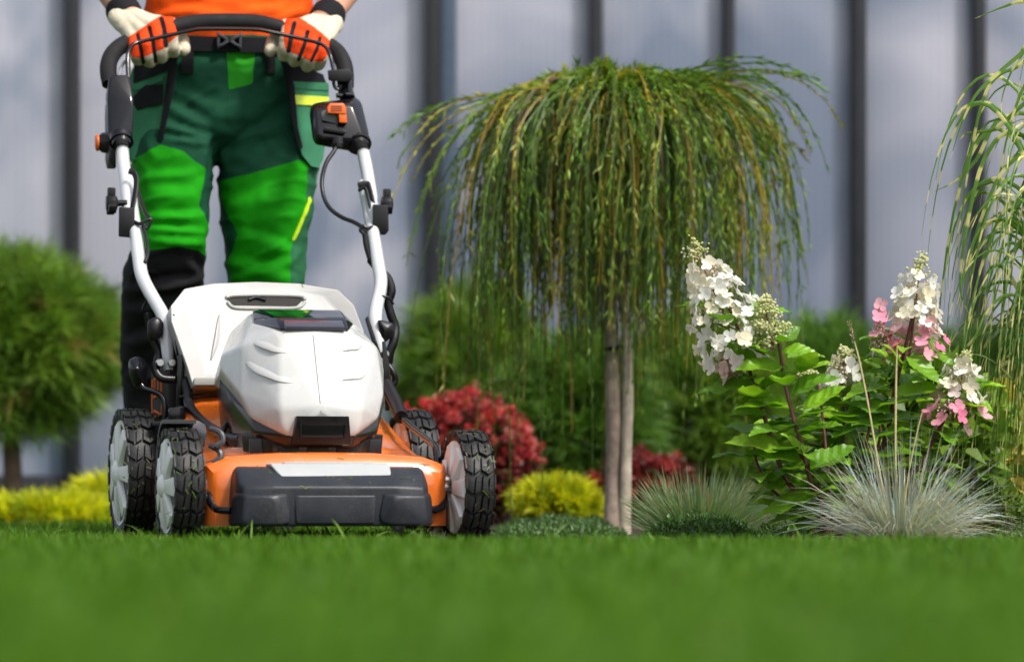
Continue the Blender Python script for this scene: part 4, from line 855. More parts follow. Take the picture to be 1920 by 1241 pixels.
# ================================================================ planting
m_leaf = leaf_mat('foliage', .45, .35, (1.1, 1.15, .55))
m_leafo = leaf_mat('hydrangea_leaf', .36, .38, (1.1, 1.2, .45), objcol=True, veins=True, spec=.5)
m_petal = leaf_mat('petal', .6, .35, (1, 1, .95), objcol=True, spec=.25)
m_bark = mat('pale_bark', (.26, .20, .16), .85, var=.35, vscale=50, bump=1, bscale=60)
m_stake = mat('pale_stake_wood', (.42, .36, .28), .8, var=.3, vscale=40, bump=.7, bscale=90)
m_dbark = mat('pine_bark', (.10, .065, .045), .95, var=.4, vscale=30, bump=1, bscale=50)
m_stem = mat('hydrangea_stem', (.12, .035, .03), .6, var=.25, vscale=80, bump=.3)
def rnd_dirs(n):
    v = rng.normal(0, 1, (n, 3)); return unit(v)
def base_of(px, d): return Vector(((px-CX)*d/F_PX, d, 0))
# ---- weeping tree: grafted standard with two pale stems and pendulous strands
TD = 8.15; tb = base_of(1152, TD)
tree = empty('weeping_tree', tb, 0, 'small weeping standard tree with long drooping green and yellowing strands', 'tree')
tz = W(1140, 215, TD).z
def tl(px, py, dy=0): p = W(px, py, TD+dy); return p-tb
tube_o('trunk', [tl(1148, 1000), tl(1149, 900, .01), tl(1150, 780, 0), tl(1147, 640, .01), tl(1143, 480, 0), tl(1140, 330), tl(1136, 225)], [.0185, .0168, .016, .0145, .014, .015, .018], m_bark, tree, seg=14, off=None)
tube_o('stem', [tl(1171, 1000, .0), tl(1174, 860, -.005), tl(1177, 740, .0), tl(1175, 640, .0), tl(1163, 480, .02), tl(1150, 300, .01), tl(1140, 225)], [.014, .012, .0125, .0115, .011, .011, .012], m_stake, tree, seg=12)
tube_o('tree_tie', [tl(1135, 655, -.02), tl(1150, 652, -.022), tl(1172, 650, -.004), tl(1183, 650, .0), tl(1172, 648, .034), tl(1145, 652, .02)], .005, m_black, tree, seg=8)
cf = Foliage(); NS = 1050
ctr = tl(1143, 225)
for k in range(9):                                # main limbs
    a = 2*PI*k/9+.3; r = rng.uniform(.2, .3)
    tube_o('limb', [ctr, ctr+Vector((math.cos(a)*r*.35, math.sin(a)*r*.35, .075)), ctr+Vector((math.cos(a)*r*.75, math.sin(a)*r*.75, .06)), ctr+Vector((math.cos(a)*r, math.sin(a)*r, -.02)), ctr+Vector((math.cos(a)*r*1.1, math.sin(a)*r*1.1, -.14))], [.011, .008, .006, .004, .002], m_dbark, tree, seg=8)
S = 22; t = np.linspace(0, 1, S)
allP = []; B0, B1, B2, B3 = (1-t)**3, 3*t*(1-t)**2, 3*t*t*(1-t), t**3
for k in range(NS):                               # arching over the graft, then hanging
    a = rng.uniform(0, 2*PI); rmax = .385+.03*math.cos(a)+.03*math.sin(4*a+1); rad = rmax*(rng.beta(1.8, 1.7) if k % 5 else rng.beta(3, 1.2)); q = rad/rmax
    if rng.random() < .05: rad *= 1.12
    r0 = rng.uniform(0, .07); h1 = rng.uniform(.06, .19); z1 = .13-.17*q*q+rng.normal(0, .03)+(.05*q if math.cos(a) > .3 else 0)
    zend = rng.uniform(-.47, -.13)-.05*(1-q)+.09*math.sin(3*a+.5)+.05*math.sin(7*a); 
    if rng.random() < .2: zend -= rng.uniform(.05, .24)
    r_ = B0*r0+B1*(r0+rad*.5)+B2*rad*1.05+B3*rad*rng.uniform(.92, 1.08); z = B0*0+B1*h1+B2*z1+B3*zend
    da = a+rng.normal(0, .16)*t+.02*np.sin(9*t+k); sw = rng.normal(0, .02, 2)
    allP.append(np.stack([ctr.x+np.cos(da)*r_+sw[0]*t*t, ctr.y+np.sin(da)*r_+sw[1]*t*t, ctr.z+z+.006*np.sin(t*11+k*1.7)], 1))
for k in range(48):                               # sprays that stick out level before they droop
    a = rng.normal(0, .6) if k % 3 else rng.normal(PI, .6); rad = rng.uniform(.36, .5) if k % 3 else rng.uniform(.38, .47)
    zend = rng.uniform(-.1, .10) if k % 2 else rng.uniform(-.4, -.05)
    r_ = B1*rad*.4+B2*rad*.85+B3*rad; z = B1*.10+B2*rng.uniform(.10, .16)+B3*zend
    if k % 3 == 0: z = B1*.09+B2*.06+B3*(zend-.12)
    allP.append(np.stack([ctr.x+np.cos(a+.25*t)*r_, ctr.y+np.sin(a+.25*t)*r_, ctr.z+z], 1))
AP = np.array(allP); n = len(AP)
yel = rng.random(n) < .2
g0 = rcol(n, [(.12, .24, .018), (.17, .28, .022), (.09, .19, .018), (.21, .29, .03)], .18)
sc_ = np.where(yel[:, None], rcol(n, [(.42, .30, .03), (.34, .28, .035), (.34, .20, .06)], .15), rcol(n, [(.085, .17, .022), (.12, .17, .03), (.07, .15, .022)], .15))
tang = unit(np.gradient(AP, axis=1)); side = unit(np.cross(tang, np.array([0, 1, .01])))
side2 = unit(np.cross(tang, side))
wd = np.interp(t, [0, .2, 1], [.0046, .0042, .0018])[None].repeat(n, 0)
cf.ribbons(AP, wd, side, sc_); cf.ribbons(AP, wd, side2, sc_)
LPS = 66                                          # leaflets per strand
ti = rng.uniform(.12, 1, (n, LPS))*(S-1); i0 = np.clip(ti.astype(int), 0, S-2); fr2 = (ti-i0)[..., None]
ar = np.arange(n)[:, None]; pos = AP[ar, i0]*(1-fr2)+AP[ar, i0+1]*fr2; tg = tang[ar, i0]
dv = unit(tg*1.25+rng.normal(0, .36, tg.shape)).reshape(-1, 3); ps = pos.reshape(-1, 3)
N2 = len(ps); cl_ = np.repeat(np.where(yel[:, None], g0*.6+sc_*.45, g0), LPS, 0)*(1+rng.normal(0, .2, (N2, 1))).clip(.5, 1.6)
cf.leaves(ps, dv, rnd_dirs(N2), rng.uniform(.012, .030, N2), rng.uniform(.0026, .0044, N2), cl_, fold=.2, curl=.1)
link('crown', cf.mesh('crown'), m_leaf, tree)
# ---- needle shrubs: shoots bearing bundles of needles
def needle_mesh(name, shoots, dirs, per, nl, nw, pal, wts=None, tip=None, inner=.8):
    fo = Foliage(); n = len(shoots); rep = np.repeat(np.arange(n), per)
    tt = rng.uniform(0, 1, len(rep)); b = shoots[rep]+dirs[rep]*(tt[:, None]-.5)*nl*1.3
    d = unit(dirs[rep]*1.1+rnd_dirs(len(rep))*inner); ln = nl*rng.uniform(.7, 1.15, len(rep))
    P_ = np.stack([b, b+d*ln[:, None]*.5, b+d*ln[:, None]+np.array([0, 0, -.1])*ln[:, None]], 1)
    c = rcol(n, pal, .15, wts)[rep]*(1+rng.normal(0, .15, (len(rep), 1))).clip(.5, 1.6)
    if tip is not None: c = np.stack([c*.7, c, c*.5+np.array(tip)*.5], 1)
    fo.ribbons(P_, nw*np.array([[1, .9, .15]]).repeat(len(rep), 0), unit(np.cross(d, rnd_dirs(len(rep)))), c); return fo.mesh(name)
def blob_points(n, c, rx, ry, rz, shell=.55, lumps=0, seed=0, zmin=None):
    """points filling the outer layers of an uneven mound; returns positions and outward directions"""
    d = rnd_dirs(n); rr = rng.uniform(shell, 1, n)**.6
    l = np.array([1+.16*mnoise.noise(Vector(v)*2.2+Vector((seed, 0, 0)))+.10*mnoise.noise(Vector(v)*5+Vector((0, seed, 0))) for v in d])
    p = d*rr[:, None]*l[:, None]*np.array([rx, ry, rz])+np.array(c)
    o = unit(d*np.array([1, 1, .8])+np.array([0, 0, .45])+rng.normal(0, .25, (n, 3)))
    if zmin is not None: k = p[:, 2] > zmin; p, o = p[k], o[k]
    return p, o
def shrub(name, px, d, label, cat, box_px, n, per, nl, nw, pal, trunk=None, group=None, wts=None, depth=None, leafy=False, tip=None, crown='crown', shell=.5, twigs=6, inner=.8):
    """box_px = (x0, x1, ytop, ybottom) of the crown in the photograph"""
    b = base_of(px, d); root = empty(name, b, 0, label, cat, group); k = F_PX/d
    x0, x1, y0, y1 = box_px; cx = ((x0+x1)/2-px)/k; rx = (x1-x0)/2/k; zt = HC+(HY-y0)/k; zb = max(.0, HC+(HY-y1)/k); rz = (zt-zb)/2; ry = depth or rx*.8
    P_, O_ = blob_points(n, (cx, 0, (zt+zb)/2), rx, ry, rz, shell, seed=px*.01, zmin=.004)
    if leafy:
        fo = Foliage(); rep = np.repeat(np.arange(len(P_)), per); m = len(rep)
        dd = unit(O_[rep]+rnd_dirs(m)*inner); c = rcol(len(P_), pal, .12, wts)[rep]*(1+rng.normal(0, .15, (m, 1))).clip(.5, 1.6)
        fo.leaves(P_[rep]+rnd_dirs(m)*nl*.7, dd, unit(O_[rep]+rnd_dirs(m)*.8), nl*rng.uniform(.6, 1.1, m), nw*rng.uniform(.7, 1.1, m), c); me = fo.mesh(crown)
    else: me = needle_mesh(crown, P_, O_, per, nl, nw, pal, wts, tip, inner)
    link(crown, me, m_leaf, root)
    if trunk: tube_o('trunk', [(0, 0, -.01), (cx*.2+.004, 0, zb*.5), (cx*.5, 0, zb+.02), (cx, 0, zt*.75)], [trunk*1.15, trunk, trunk*.9, trunk*.4], m_dbark, root, seg=12)
    for i in range(twigs):
        a = 2*PI*i/max(1, twigs)+.4; z0 = zb*.9 if trunk else 0
        tube_o('branch', [(cx*(.4 if trunk else 1), 0, z0+.01), (cx+math.cos(a)*rx*.4, math.sin(a)*ry*.4, z0+(zt-z0)*.45), (cx+math.cos(a)*rx*.75, math.sin(a)*ry*.75, z0+(zt-z0)*.7)], [.012, .008, .003] if trunk else [.006, .004, .002], m_dbark, root, seg=6)
    return root
G1 = [(.11, .22, .024), (.14, .26, .028), (.18, .29, .034), (.08, .16, .02), (.30, .22, .07)]
shrub('pine_tree', 22, 10.6, 'round headed dwarf pine on a short bare trunk at the greenhouse', 'tree', (-175, 208, 500, 800), 1500, 34, .085, .0034, G1, trunk=.026, wts=[.3, .3, .2, .15, .05])
shrub('dwarf_pine', 880, 11.2, 'dark green mounded pine behind the weeping tree, between it and the mower', 'shrub', (765, 1010, 560, 900), 800, 34, .08, .0034, G1[:4])
shrub('dwarf_pine', 1080, 10.0, 'fresh green pine mound right behind the pale tree trunk', 'shrub', (960, 1210, 640, 960), 800, 34, .07, .0030, [(.085, .19, .02), (.11, .22, .026), (.06, .135, .018)])
shrub('dwarf_pine', 1330, 10.4, 'tall dark pine mound between the weeping tree and the hydrangea', 'shrub', (1180, 1480, 590, 950), 1000, 34, .075, .0032, G1[:4])
shrub('dwarf_pine', 1570, 10.8, 'pine tips rising behind the small central hydrangea flower', 'shrub', (1430, 1690, 615, 950), 700, 34, .07, .0032, [(.08, .18, .025), (.11, .21, .035)])
shrub('dwarf_pine', 1830, 11.0, 'green pine behind the banded grass', 'shrub', (1690, 2010, 625, 950), 700, 34, .07, .0032, [(.055, .12, .025), (.075, .15, .03)])
RED = [(.52, .05, .065), (.58, .13, .13), (.42, .03, .045), (.26, .025, .03), (.62, .24, .21)]
bb = shrub('barberry', 868, 9.3, 'red leaved barberry shrub beside the mower wheels', 'shrub', (735, 1005, 775, 990), 620, 20, .022, .012, [(.10, .018, .02), (.16, .02, .025), (.05, .05, .012), (.08, .07, .015), (.25, .03, .035)], leafy=True, wts=[.3, .25, .15, .1, .2])
k_ = F_PX/9.3; fo = Foliage()                     # bright young red tips on top
P_, O_ = blob_points(620, (((866)-868)/k_, 0, HC+(HY-862)/k_), 132/k_, .13, 112/k_, .8, seed=3); kk = P_[:, 2] > .155; P_, O_ = P_[kk], O_[kk]; rep = np.repeat(np.arange(len(P_)), 22); m = len(rep)
ext = (rng.beta(1.2, 3, len(P_))*.045)[rep][:, None]; fo.leaves(P_[rep]+(O_[rep]*.5+np.array([0, 0, .7]))*ext*rng.uniform(.4, 1, (m, 1))+rnd_dirs(m)*.007, unit(O_[rep]+rnd_dirs(m)*.7), rnd_dirs(m), rng.uniform(.009, .018, m), rng.uniform(.005, .009, m), rcol(len(P_), RED, .12, [.3, .25, .2, .1, .15])[rep])
link('young_shoots', fo.mesh('young_shoots'), m_leaf, bb, label='bright coral red young leaves')
shrub('barberry', 1215, 9.6, 'low dark red barberry half hidden behind the pale tree trunk', 'shrub', (1110, 1310, 850, 975), 260, 18, .02, .011, [(.30, .03, .03), (.16, .02, .02), (.08, .03, .015)], leafy=True, twigs=4)
YEL = [(.56, .56, .012), (.66, .64, .02), (.46, .50, .015), (.36, .44, .02)]
shrub('golden_juniper', 1042, 8.9, 'low golden yellow mound of foliage at the weeping tree trunk', 'shrub', (975, 1118, 912, 975), 380, 26, .034, .0028, YEL, twigs=3, inner=.6)
shrub('golden_juniper', 105, 9.4, 'spreading golden yellow conifer under the round pine', 'shrub', (-60, 240, 950, 990), 560, 30, .042, .003, YEL, twigs=4, inner=.5)
shrub('golden_juniper', 205, 9.9, 'golden conifer spray beside the rear mower wheel', 'shrub', (150, 300, 915, 985), 320, 30, .055, .003, YEL, twigs=3, inner=.5)
shrub('golden_shrub', 1880, 7.6, 'yellow leaved shrub behind the banded grass and hydrangea', 'shrub', (1770, 2010, 735, 985), 330, 14, .034, .022, [(.55, .48, .10), (.62, .52, .16), (.42, .42, .06), (.18, .26, .03)], leafy=True, wts=[.35, .3, .2, .15], twigs=5)
shrub('box_shrub', 1868, 6.75, 'small leaved green box sprigs beside the blue fescue', 'shrub', (1820, 1930, 920, 1010), 150, 16, .013, .008, [(.16, .26, .03), (.22, .30, .04), (.10, .18, .025)], leafy=True, twigs=4)
shrub('green_shrub', 1700, 7.3, 'lime green broad leaved shrub behind the hydrangea stems', 'shrub', (1560, 1850, 690, 985), 260, 9, .06, .034, [(.13, .24, .025), (.18, .30, .03), (.09, .18, .02)], leafy=True, twigs=6)
# ---- creeping ground covers: low cushions at the lawn edge
def cover(name, px0, px1, d0, d1, h, label, pal, n, ll, lw_):
    x0, x1 = base_of(px0, d0).x, base_of(px1, d0).x; root = empty(name, ((x0+x1)/2, (d0+d1)/2, 0), 0, label, 'ground cover'); fo = Foliage()
    X = rng.uniform(-1, 1, n); Y = rng.uniform(-1, 1, n); k = X**2+Y**2 < 1; X, Y = X[k], Y[k]; m = len(X)
    hh = np.array([mnoise.noise(Vector((x*4, y*4, px0))) for x, y in zip(X, Y)])
    z = h*(1-(X**2+Y**2)**1.5)*(.75+.5*hh)*rng.uniform(.7, 1, m)
    b = np.stack([X*(x1-x0)/2, Y*(d1-d0)/2, np.maximum(0, z)], 1); rep = np.repeat(np.arange(m), 5); q = len(rep)
    dd = unit(np.array([0, 0, .7])+rnd_dirs(q)); fo.leaves(b[rep]+rnd_dirs(q)*ll*.6, dd, rnd_dirs(q), ll*rng.uniform(.6, 1.2, q), lw_*rng.uniform(.7, 1.2, q), rcol(m, pal, .15)[rep]*(1+rng.normal(0, .2, (q, 1))).clip(.5, 1.6))
    link('foliage', fo.mesh('foliage'), m_leaf, root); return root
cover('creeping_juniper', 1215, 1440, 6.5, 7.1, .052, 'dark green creeping juniper cushion in front of the tufted grass', [(.05, .12, .02), (.07, .16, .03), (.04, .09, .02)], 4200, .012, .004)
cover('creeping_thyme', 925, 1190, 7.3, 9.0, .035, 'flat green ground cover between the mower wheel and the tree trunk', [(.07, .14, .04), (.09, .17, .05), (.06, .12, .03)], 5000, .014, .005)
cover('creeping_thyme', 1420, 1640, 6.6, 7.4, .035, 'flat green ground cover below the hydrangea stems', [(.05, .10, .025), (.07, .14, .03)], 3000, .013, .005)
cover('creeping_thyme', 1820, 2100, 6.5, 7.2, .035, 'flat green ground cover between the blue fescue and the banded grass', [(.06, .12, .025), (.09, .16, .03)], 2500, .013, .005)
# ---- tufted grasses
def tuft(name, px, d, n, lmin, lmax, wd_, lean_s, pal, tips, label, spread=.03, droop=(.2, .7), cat='grass tuft', S=6):
    root = empty(name, base_of(px, d), 0, label, cat); fo = Foliage()
    a = rng.uniform(0, 2*PI, n); ln = np.abs(rng.normal(0, lean_s, n)); lean = np.stack([np.cos(a)*ln, np.sin(a)*ln, np.zeros(n)], 1)
    rr = spread*np.sqrt(rng.uniform(0, 1, n)); b = np.stack([np.cos(a)*rr, np.sin(a)*rr, np.full(n, -.005)], 1)
    blades(fo, b, lean, rng.uniform(lmin, lmax, n)*np.clip(1.05-.12*ln, .5, 1.1), rng.uniform(.6, 1.2, n)*wd_, rng.uniform(*droop, n), rcol(n, pal, .15), S=S, tipcol=rcol(n, tips, .15))
    me = fo.mesh('blades'); link('blades', me, m_leaf, root, kind='stuff'); return root
tuft('blue_fescue', 1690, 6.36, 1350, .08, .235, .0017, .98, [(.30, .40, .42), (.38, .46, .47), (.20, .30, .28), (.42, .43, .36), (.46, .36, .2)], [(.42, .50, .50), (.38, .47, .50), (.46, .48, .44), (.52, .44, .30)], 'silvery blue fescue tuft in front of the hydrangea', .04, (.0, .95))
fe = tuft('green_fescue', 1312, 7.05, 1500, .09, .165, .0019, .85, [(.13, .27, .11), (.16, .30, .14), (.11, .23, .09)], [(.24, .30, .15), (.36, .22, .14), (.18, .30, .14), (.18, .30, .16)], 'green tufted grass with straw and reddish tips near the tree trunk', .06, (.05, .35))
root = empty('straw_grass', base_of(1655, 6.42), 0, 'three tall bare straw stalks rising from the blue fescue', 'grass stalks')
b0 = base_of(1655, 6.42)
m_straw = mat('straw', (.42, .36, .18), .7, var=.2, vscale=60)
for pts, r in (([(1666, 985), (1645, 860), (1628, 760), (1612, 680), (1602, 640)], .0017), ([(1682, 985), (1679, 850), (1680, 720), (1682, 648)], .0019), ([(1690, 985), (1705, 880), (1722, 800), (1730, 770)], .0012)):
    tube_o('stalk', [W(x, y, 6.42)-b0 for x, y in pts], [r]*(len(pts)-1)+[r*.5], m_straw, root, seg=6)
fo = Foliage(); q = W(1602, 640, 6.42)-b0; n = 60; tt = rng.uniform(0, 1, n)
fo.leaves(np.array([[q.x-.008*x, q.y, q.z-.004+.035*x] for x in tt])+rnd_dirs(n)*.002, unit(np.array([-.25, 0, 1])+rnd_dirs(n)*.5), rnd_dirs(n), np.full(n, .007), np.full(n, .0025), rcol(n, [(.40, .34, .22), (.3, .26, .18)])); link('seed_head', fo.mesh('seed_head'), m_leaf, root)
# ---- zebra grass at the edge of the frame: every banded blade its own piece
m_zebra, zn, zb_, zo = new_mat('zebra_blade')
N_ = zn.nodes.new; K_ = zn.links.new
at_ = N_('ShaderNodeAttribute'); at_.attribute_name = 'along'; wv = N_('ShaderNodeMath'); wv.operation = 'SINE'; mu = N_('ShaderNodeMath'); mu.operation = 'MULTIPLY'; mu.inputs[1].default_value = 2*PI/.082
oi = N_('ShaderNodeObjectInfo'); ad = N_('ShaderNodeMath'); ad.operation = 'MULTIPLY_ADD'; ad.inputs[1].default_value = 40; K_(oi.outputs['Random'], ad.inputs[0]); K_(at_.outputs['Fac'], mu.inputs[0]); K_(mu.outputs[0], ad.inputs[2]); K_(ad.outputs[0], wv.inputs[0])
cr = N_('ShaderNodeValToRGB'); cr.color_ramp.elements[0].position = .74; cr.color_ramp.elements[0].color = (.10, .22, .022, 1); cr.color_ramp.elements[1].position = .90; cr.color_ramp.elements[1].color = (.60, .58, .20, 1)
mrz = N_('ShaderNodeMapRange'); mrz.inputs[1].default_value = -1; mrz.inputs[2].default_value = 1; K_(wv.outputs[0], mrz.inputs[0]); K_(mrz.outputs[0], cr.inputs[0]); K_(cr.outputs[0], zb_.inputs['Base Color']); zb_.inputs['Roughness'].default_value = .4
tr = N_('ShaderNodeBsdfTranslucent'); K_(cr.outputs[0], tr.inputs[0]); msx = N_('ShaderNodeMixShader'); msx.inputs[0].default_value = .35; K_(zb_.outputs[0], msx.inputs[1]); K_(tr.outputs[0], msx.inputs[2]); K_(msx.outputs[0], zo.inputs[0])
ZD = 6.75; zr = base_of(2085, ZD); zeb = empty('zebra_grass', zr, 0, 'tall arching ornamental grass with pale yellow banded blades', 'ornamental grass')
def zblade(P_, wmax):
    P_ = np.array(P_); S_ = len(P_); tg = unit(np.gradient(P_, axis=0)); sd = unit(np.cross(tg, np.array([.25*rng.normal(), 1, .2*rng.normal()]))); tt = np.linspace(0, 1, S_)
    nr = np.cross(sd, tg); w2 = wmax*np.interp(tt, [0, .15, .6, 1], [.7, 1, .8, .04])/2
    V = np.concatenate([P_-sd*w2[:, None]+nr*w2[:, None]*.35, P_, P_+sd*w2[:, None]+nr*w2[:, None]*.35]); F = []
    for i in range(S_-1): F += [(i, i+1, S_+i+1, S_+i), (S_+i, S_+i+1, 2*S_+i+1, 2*S_+i)]
    me = bpy.data.meshes.new('blade'); me.from_pydata([tuple(v) for v in V], [], F); ln = np.concatenate([[0], np.cumsum(np.linalg.norm(np.diff(P_, axis=0), axis=1))])
    attr(me, 'along', np.tile(ln, 3)); me.polygons.foreach_set('use_smooth', np.ones(len(F), bool)); return link('blade', me, m_zebra, zeb)
for k in range(260):
    a = rng.normal(PI, .85) if k < 215 else rng.uniform(0, 2*PI); reach = rng.uniform(.08, .31)
    top = .30+.62*rng.beta(1.6, 1.7); end = top*rng.uniform(-.05, .75)+.02; S_ = 22; tt = np.linspace(0, 1, S_)
    B = ((1-tt)**3, 3*tt*(1-tt)**2, 3*tt*tt*(1-tt), tt**3)
    bx_, by_ = rng.normal(0, .04), rng.normal(0, .04); r_ = B[1]*reach*rng.uniform(.1, .3)+B[2]*reach*rng.uniform(.75, 1.05)+B[3]*reach; up = B[1]*top*1.05+B[2]*top*1.2+B[3]*max(.01, end)
    da = a+rng.normal(0, .2)*tt+.03*np.sin(tt*8+k)
    P_ = np.stack([bx_+np.cos(da)*r_, by_+np.sin(da)*r_*.9, up], 1); zblade(P_, rng.uniform(.0035, .0095))
# named stray blades seen against the wall
for pts in ([(1965, 60), (1915, 100), (1868, 140), (1828, 180), (1800, 240), (1782, 300)], [(1960, 150), (1900, 130), (1850, 170), (1820, 290), (1800, 420), (1775, 500)], [(1980, 20), (1920, 4), (1880, 14), (1826, 36)], [(1970, 260), (1880, 220), (1830, 300), (1790, 340), (1750, 360)], [(1990, 330), (1900, 250), (1845, 300), (1812, 430), (1800, 540), (1822, 600)], [(1990, 200), (1930, 190), (1870, 240), (1815, 250), (1800, 262)], [(1990, 90), (1950, 70), (1905, 120), (1880, 180), (1878, 222)], [(1980, 300), (1890, 310), (1836, 420), (1812, 520), (1800, 610)], [(1995, 420), (1900, 380), (1850, 470), (1826, 560), (1818, 640)]):
    dz = rng.uniform(-.12, .08); P_ = crom([tuple(W(2050, 620, ZD+dz)-zr)]+[tuple(W(x, y, ZD+dz)-zr) for x, y in pts], 5); P_ = [(.0, dz*.2, .0)]+[tuple(p) for p in P_]; zblade(P_, rng.uniform(.006, .009))
# ---- hydrangea: stems, serrated leaves, panicles of florets
HD = 6.5; hb = base_of(1560, HD)
hyd = empty('hydrangea', hb, 0, 'hydrangea bush with white and pink cone shaped flower heads and green leaves', 'flowering shrub')
hw = lambda x, y, dy=0: W(x, y, HD+dy)-hb
stems = [
 ([(1556, 990, .0), (1520, 950, -.02), (1475, 900, -.03), (1448, 830, -.02), (1430, 770, -.02), (1412, 720, -.01), (1398, 660, 0), (1375, 595, 0), (1350, 540, 0)], .0048),
 ([(1560, 990, .0), (1545, 950, -.03), (1520, 900, -.05), (1502, 830, -.05), (1484, 770, -.05), (1470, 710, -.04), (1462, 655, -.04), (1452, 610, -.04)], .0046),
 ([(1575, 990, .03), (1590, 930, .04), (1640, 870, .04), (1666, 800, .03), (1676, 740, .02), (1690, 680, .01), (1700, 640, 0), (1718, 560, 0)], .0048),
 ([(1580, 990, .0), (1650, 930, .0), (1720, 880, .01), (1752, 820, .01), (1780, 770, .0), (1806, 725, .0), (1800, 690, .0)], .0042),
 ([(1570, 990, .05), (1580, 900, .08), (1582, 820, .10), (1582, 740, .10), (1580, 690, .10)], .0036),
 ([(1556, 990, .04), (1530, 920, .07), (1500, 850, .09), (1490, 800, .10), (1480, 760, .1)], .0036),
 ([(1566, 990, .05), (1620, 900, .10), (1650, 820, .12), (1640, 760, .12)], .0036),
 ([(1562, 990, .01), (1556, 920, -.01), (1548, 840, -.02), (1540, 760, -.01), (1530, 700, .0)], .0034),
 ([(1570, 990, .02), (1600, 910, .0), (1622, 840, -.01), (1632, 780, -.01), (1626, 720, 0)], .0034),
 ([(1560, 990, .03), (1535, 900, .04), (1546, 820, .06), (1556, 740, .06)], .0032),
 ([(1550, 990, .0), (1500, 960, -.01), (1450, 920, .0), (1420, 870, .01), (1412, 820, .02)], .0034)]
SP = []
for pts, r in stems:
    q = [hw(*p) for p in pts]; q[0].z = -.01; SP.append([Vector(c) for c in crom([tuple(p) for p in q], 6)])
    tube_o('stem', q, [r*(1-.5*i/len(q)) for i in range(len(q))], m_stem, hyd, seg=8)
def leaf_mesh(seed, bend, fold):
    rs = np.random.default_rng(seed); n = 17; V = []; F = []
    for i in range(n):
        t_ = i/(n-1); w_ = .305*(math.sin(PI*min(1, t_**.75))**.85)*(1-.25*t_)+(.0 if i in (0, n-1) else .002)
        ser = 1+(.07 if i % 2 else -.05) if 1 < i < n-1 else 1
        z = -bend*t_*t_+.02*math.sin(t_*9+seed); und = .02*math.sin(t_*14+seed*2)
        for sx, k in ((-1, 1), (-.5, .5), (0, 0), (.5, .5), (1, 1)):
            V.append((sx*w_*(ser if abs(sx) == 1 else 1), t_+(.025*(i % 2)*abs(sx)), z+fold*w_*abs(sx)**1.3+und*abs(sx)*(1 if sx > 0 else -1)))
    for i in range(n-1):
        for j in range(4): a = i*5+j; F.append((a, a+1, a+6, a+5))
    me = bpy.data.meshes.new('leaf'); me.from_pydata(V, [], F); me.polygons.foreach_set('use_smooth', np.ones(len(F), bool)); me.materials.append(m_leafo); return me
LM = [leaf_mesh(i, b, f) for i, (b, f) in enumerate([(.12, .30), (.22, .25), (.04, .38), (.28, .3)])]
LC = [(.15, .33, .016), (.20, .40, .02), (.12, .28, .016), (.26, .46, .03)]
def put_leaf(p, direction, up, size, mesh=None):
    d = Vector(direction).normalized(); u = Vector(up); s = d.cross(u).normalized(); u = s.cross(d)
    o = bpy.data.objects.new('leaf', mesh or LM[int(rng.integers(4))]); COL.objects.link(o); o.parent = hyd
    o.matrix_local = Matrix.Translation(p) @ Matrix((s, d, u)).transposed().to_4x4() @ Matrix.Diagonal((size*1.02, size, size, 1)); c = LC[int(rng.integers(4))]; b = rng.uniform(.8, 1.15); o.color = (c[0]*b, c[1]*b, c[2]*b, 1); return o
# leaves read off the photograph: (base px, tip px, depth offset)
for bx_, by_, tx, ty, dy in [(1414, 720, 1310, 728, -.03), (1420, 690, 1352, 640, -.02), (1430, 735, 1365, 760, -.03), (1440, 780, 1362, 775, -.04), (1455, 805, 1412, 800, -.05), (1480, 768, 1395, 742, -.07), (1470, 690, 1380, 690, -.05), (1470, 845, 1362, 826, -.05), (1502, 865, 1405, 840, -.07), (1490, 880, 1430, 900, -.06), (1475, 905, 1405, 922, -.05), (1530, 930, 1418, 960, -.06), (1540, 960, 1445, 958, -.05), (1505, 770, 1580, 720, -.07), (1500, 700, 1530, 650, -.05), (1465, 660, 1532, 650, -.06), (1484, 740, 1560, 690, -.05), (1500, 810, 1575, 790, -.07), (1520, 880, 1600, 830, -.07), (1530, 900, 1590, 900, -.06), (1510, 850, 1470, 810, -.06), (1590, 790, 1660, 740, .02), (1585, 760, 1500, 745, .04), (1585, 740, 1650, 700, .04), (1670, 775, 1590, 745, -.02), (1680, 740, 1770, 715, -.02), (1690, 690, 1640, 650, -.02), (1695, 690, 1670, 640, -.03), (1700, 668, 1762, 712, -.03), (1672, 790, 1600, 790, -.01), (1660, 820, 1720, 790, .0), (1800, 730, 1865, 768, -.02), (1808, 728, 1868, 710, -.02), (1804, 722, 1770, 698, -.03), (1800, 740, 1755, 735, -.03), (1790, 755, 1860, 780, -.01), (1770, 790, 1720, 775, 0), (1750, 820, 1800, 830, 0), (1640, 870, 1570, 850, 0), (1640, 880, 1700, 860, .01), (1600, 930, 1650, 900, .0), (1560, 900, 1590, 850, .05), (1500, 950, 1520, 900, -.03), (1560, 960, 1600, 930, -.02), (1545, 980, 1480, 985, -.04), (1462, 640, 1500, 610, -.05), (1450, 640, 1420, 610, -.03), (1400, 650, 1440, 665, -.02), (1392, 640, 1352, 600, -.03), (1440, 800, 1500, 790, -.02)]:
    p, q = hw(bx_, by_, dy), hw(tx, ty, dy+rng.uniform(-.05, .03)); size = (q-p).length*1.03
    put_leaf(p, q-p, Vector((rng.normal(0, .25), -.55, 1)), size)
for sp in SP:                                     # opposite pairs along every stem
    n = len(sp)
    for i in range(7, n-4, 3):
        t_ = (sp[i+1]-sp[i-1]).normalized(); a = rng.uniform(0, PI)
        for s in (0, PI):
            d = Vector((math.cos(a+s), math.sin(a+s), rng.uniform(-.05, .5))); put_leaf(sp[i]+d*.012, d, Vector((0, -.3, 1))+t_*.4, rng.uniform(.05, .095))
